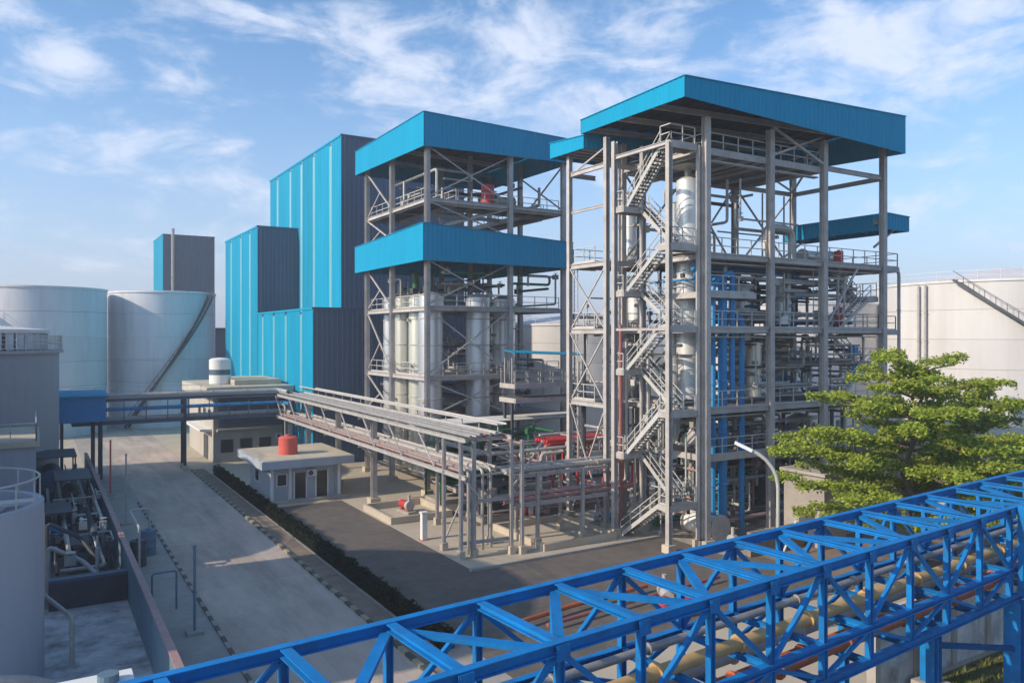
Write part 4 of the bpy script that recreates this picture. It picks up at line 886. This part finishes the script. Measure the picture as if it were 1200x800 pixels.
# white marker post
mp_ = thing('marker_post', (22, 47.2, 0), 'white square marker post on the pad beside the rack', 'post')
x_, y_, d_ = 20.9, 47.4, 0
MB().bx(21.82, 22.18, 47.0, 47.36, .02, 1.75).build('shaft', 'white_paint', mp_); MB().bx(21.76, 22.24, 46.94, 47.42, 1.753, 1.85).build('cap', 'white_paint', mp_); MB().bx(21.7, 22.3, 46.88, 47.48, .012, .0195).build('base', 'red_paint', mp_)

# ------------------------------------------------------------------ foreground blue truss bridge
O = V((6.36, 15.4, 7.5)); U = V((.997, .0768, 0)).normalized(); W_ = V((.0768, -.997, 0)).normalized(); PZ = 2.25; WD = 2.93
TB = thing('truss_bridge', (20, 14, 0), 'blue steel lattice truss bridge carrying pipes across the foreground', 'truss bridge')
def tp(s_, n_, z): return O + U * s_ + W_ * n_ + V((0, 0, z))
i0, i1 = -6, 22; ZM, ZB = -2.1, -3.05
for n_ in (0, WD):
    for z, k in ((0, .25), (ZM, .18), (ZB, .24)): MB().ib(tp(i0 * PZ, n_, z - k / 2), tp(i1 * PZ, n_, z - k / 2), .21, k, .03).build('chord', 'truss_blue', TB)
for i in range(i0, i1 + 1):
    s_ = i * PZ
    MB().ib(tp(s_, .13, -.09), tp(s_, WD - .13, -.09), .22, .16, .025).build('top_strut', 'truss_blue', TB)
    MB().ib(tp(s_, .13, ZB - .14), tp(s_, WD - .13, ZB - .14), .2, .18, .025).build('bottom_strut', 'truss_blue', TB)
    MB().ib(tp(s_, .13, ZM - .12), tp(s_, WD - .13, ZM - .12), .16, .18, .025).build('middle_strut', 'truss_blue', TB)
    for n_ in (0, WD):
        MB().ib(tp(s_, n_, -.273), tp(s_, n_, ZM + .003), .16, .17, .022, up=tuple(U)).build('vertical', 'truss_blue', TB)
        MB().ib(tp(s_, n_, ZM - .203), tp(s_, n_, ZB + .003), .18, .18, .025, up=tuple(U)).build('vertical', 'truss_blue', TB)
        MB().box(tp(s_, n_, -.2) + W_ * (.13 if n_ else -.13), (.34, .02, .32), Matrix((U, W_, V((0, 0, 1)))).transposed()).build('gusset_plate', 'truss_blue', TB)
        bm_ = MB(); wd = W_ * (.14 if n_ else -.14)
        for bx_ in (-.12, .12):
            for bz in (-.3, -.2, -.1): bm_.cyl(tp(s_ + bx_, n_, bz) + wd, tp(s_ + bx_, n_, bz) + wd * 1.12, .022, 6)
        bm_.build('bolt_head', 'truss_blue', TB, kind='stuff')
    if i < i1:
        a, b = (0, WD) if i % 2 == 0 else (WD, 0)
        da = .14 if a == 0 else -.14
        MB().box((tp(s_ + .12, a + da, -.21) + tp(s_ + PZ - .12, b - da, -.21)) / 2, (.23, .1, (tp(s_ + .12, a + da, 0) - tp(s_ + PZ - .12, b - da, 0)).length), MB.fr(tp(s_ + .12, a + da, -.21), tp(s_ + PZ - .12, b - da, -.21))).build('lacing', 'truss_blue', TB)
        for n_ in (0, WD):
            up_ = (i % 2 == 0)                                   # rises to odd nodes
            p, q_ = (tp(s_ + .1, n_, ZM + .05), tp(s_ + PZ - .1, n_, -.3)) if up_ else (tp(s_ + .1, n_, -.3), tp(s_ + PZ - .1, n_, ZM + .05))
            MB().bar(p, q_, .115, .115).build('diagonal', 'truss_blue', TB)
            p, q_ = (tp(s_ + .1, n_, ZB + .03), tp(s_ + PZ - .1, n_, ZM - .2)) if not up_ else (tp(s_ + .1, n_, ZM - .2), tp(s_ + PZ - .1, n_, ZB + .03))
            MB().bar(p, q_, .1, .1).build('diagonal', 'truss_blue', TB)
for s_, lw in ((-9, .3), (17.06, .26), (23, .55), (44, .3)):
    for n_ in (0, WD):
        b = tp(s_, n_, ZB - .27); c = MB().ib((b.x, b.y, .3), tuple(b), lw, lw, .04).build('leg', 'truss_blue', TB); MB().bx(b.x - .5, b.x + .5, b.y - .5, b.y + .5, .0, .297).build('footing', 'conc', c)
        brace(TB, tp(17.2, n_, ZB - .5), tp(22.75, n_, ZB - 1.9), .16, 'truss_blue')
        if lw > .5 and n_: MB().ib(tp(s_, n_ + (.42 if n_ else -.42), ZB), tp(s_, n_ + (.42 if n_ else -.42), .1), .5, .5, .04).build('vertical', 'truss_blue', TB)
def tpipe(n_, z, r, m, label, s0=-12, s1=48): pipe([tp(s0, n_, z), tp(s1, n_, z)], r, m, label, group='pipes carried inside the blue truss bridge', n=12)
tpipe(1.95, ZM + .17, .17, 'pipe_tan', 'tan insulated pipe lying along middle of the blue truss')
tpipe(.75, ZM + .13, .11, 'pipe_silver', 'thin silver pipe along far side of the blue truss')
tpipe(2.35, ZB + .3, .17, 'pipe_orange', 'rusty orange pipe low on near side of blue truss')
tpipe(1.75, ZB + .16, .13, 'pipe_orange', 'thinner rusty orange pipe in middle of truss floor')
tpipe(.9, ZB + .16, .14, 'pipe_grey', 'grey pipe on far side of the truss floor')
tpipe(.35, ZB + .12, .1, 'blue_paint', 'blue pipe close to the far truss chord')

# things on the ground beyond and below the truss
rp_ = [((17.5, 30.2), (26, 30.9), .3), ((19, 29.2), (30, 30.0), .25)]
pipe([(18.6, 30.4, .35), (22.5, 31.0, .35), (27.5, 31.4, .35)], .12, 'pipe_orange', 'orange red pipe on the ground just beyond the truss')
pipe([(20, 29.6, .3), (27, 30.2, .3), (32, 30.6, .3)], .1, 'pipe_red_dull', 'dull red pipe on low sleepers beyond the truss')
pump(27.0, 29.4, .02, 'pipe_grey', 'grey pump beside the ground pipes beyond the truss', 1.0)
for i, (x, y) in enumerate(((25.8, 28.2), (26.8, 27.8))): drum(x, y, .02, .3, .9, 'red_paint', ('left', 'right')[i] + ' red drum of the pair beyond the truss', 'red drum')
CWL = thing('boundary_wall', (40, 18.2, 0), 'stained grey concrete boundary wall behind the truss on grass', 'wall')
for i in range(16):
    x0 = 27 + i * 2.6; MB().bx(x0 + .16, x0 + 2.59, 17.95, 18.13, .01, 3.1).build('wall_panel', 'conc_stained', CWL); MB().bx(x0 - .14, x0 + .157, 17.85, 18.23, .01, 3.25).build('wall_post', 'conc', CWL)

# ------------------------------------------------------------------ street lamp
LP = thing('street_lamp', (29, 24.1, 0), 'tall street lamp with curved arm beyond the blue truss', 'street lamp')
lx, ly = 28.3, 23.55
ar = V((-.72, .69, 0))
pts = [V((lx, ly, .3)), V((lx, ly, 6.75))] + [V((lx, ly, 6.75)) + ar * (1.9 * (1 - math.cos(t))) + V((0, 0, 1.75 * math.sin(t))) for t in (.25, .5, .75, 1.0, 1.2)]
MB().tube(pts, .085, 10, .1).build('pole', 'lamp_pole', LP, True)
e = pts[-1]; dr = (pts[-1] - pts[-2]).normalized()
MB().box(e + dr * .3, (.3, .14, .8), MB.fr(e, e + dr)).build('lamp_head', 'lamp_white', LP)
MB().bx(lx - .3, lx + .3, ly - .3, ly + .3, .01, .32).build('base', 'conc', LP)

# ------------------------------------------------------------------ trees
def tree(x, y, h, rad, label, seed, tiers, nleaf=2400):
    rs_ = random.Random(seed); t = thing('shade_tree', (x, y, 0), label, 'tree'); base = V((x, y, 0))
    tr = MB(); P = [base + V((rs_.uniform(-.15, .15) * i, rs_.uniform(-.15, .15) * i, h * i / 6)) for i in range(7)]; P[0] = base
    for i in range(6): tr.cyl(P[i], P[i + 1], .24 * (1 - i / 7.5), 9, .24 * (1 - (i + 1) / 7.5), False)
    tr.build('trunk', 'bark', t, True); lf = MB(); k = 0
    for zf, rf, nb in tiers:
        a0 = rs_.uniform(0, 6.28)
        for b in range(nb):
            a = a0 + 6.28 * b / nb + rs_.uniform(-.3, .3); l = rad * rf * rs_.uniform(.75, 1.1); z = h * zf + rs_.uniform(-.35, .35)
            st = base + V((0, 0, z - .5)); d = V((math.cos(a), math.sin(a), 0)); en = st + d * l + V((0, 0, .5 + rs_.uniform(0, .5)))
            lm = MB(); mid = st.lerp(en, .5) + V((0, 0, .2)); lm.cyl(st, mid, .085, 6, .055, False); lm.cyl(mid, en, .055, 6, .02, False)
            npad = max(2, int(l / .8))
            for j in range(npad):
                tt = .3 + .75 * j / max(1, npad - 1); off = V((-d.y, d.x, 0)) * rs_.uniform(-1, 1) * (.35 + .28 * l * tt * .5)
                c = st.lerp(en, tt) + off + V((0, 0, .15 + rs_.uniform(-.1, .25))); pr = rs_.uniform(.5, .9)
                lm.cyl(st.lerp(en, tt * .85), c, .025, 5, .01, False)
                for q_ in range(int(330 * pr)):
                    rr = pr * math.sqrt(rs_.random()); an = rs_.uniform(0, 6.28); p = c + V((math.cos(an) * rr, math.sin(an) * rr, rs_.gauss(0, .12) - rr * .12))
                    nn = V((rs_.gauss(-.35, .7), rs_.gauss(-.1, .7), 1)).normalized(); u_ = nn.orthogonal().normalized(); u_.rotate(Matrix.Rotation(rs_.uniform(0, 6.28), 3, nn)); v_ = nn.cross(u_); s1, s2 = rs_.uniform(.07, .15), rs_.uniform(.045, .08)
                    o = len(lf.v); lf.v += [p - u_ * s1, p - v_ * s2, p + u_ * s1, p + v_ * s2]; lf.f.append((o, o + 1, o + 2, o + 3))
            lm.build('limb', 'bark', t)
    f_ = lf.build('foliage', 'leaf', t); f_['kind'] = 'stuff'; return t
tree(40.3, 24.6, 12.3, 6.7, 'bright green tiered shade tree beyond the truss at right', 3, [(.30, .8, 7), (.42, .95, 8), (.54, 1.0, 9), (.66, .9, 8), (.78, .72, 7), (.88, .5, 6), (.96, .28, 5)])
tree(47.8, 25.2, 10.8, 5.2, 'second green tree partly beyond the right picture edge', 5, [(.35, .8, 6), (.5, 1.0, 7), (.65, .9, 7), (.8, .6, 6), (.93, .3, 4)])
hb = MB().bx(-3100, 3100, -1500, 4100, -1.5, 39.5); hm_ = bpy.data.materials.new('air'); hm_.use_nodes = True; ht = hm_.node_tree; ht.nodes.clear()
ho = ht.nodes.new('ShaderNodeOutputMaterial'); hv = ht.nodes.new('ShaderNodeVolumePrincipled'); hv.inputs['Color'].default_value = (.9, .94, 1, 1); hv.inputs['Density'].default_value = .0008; hv.inputs['Anisotropy'].default_value = .1
ht.links.new(hv.outputs[0], ho.inputs['Volume']); MT['air'] = hm_
hz_ = hb.build('haze', 'air'); hz_['kind'] = 'stuff'
bpy.context.view_layer.update()
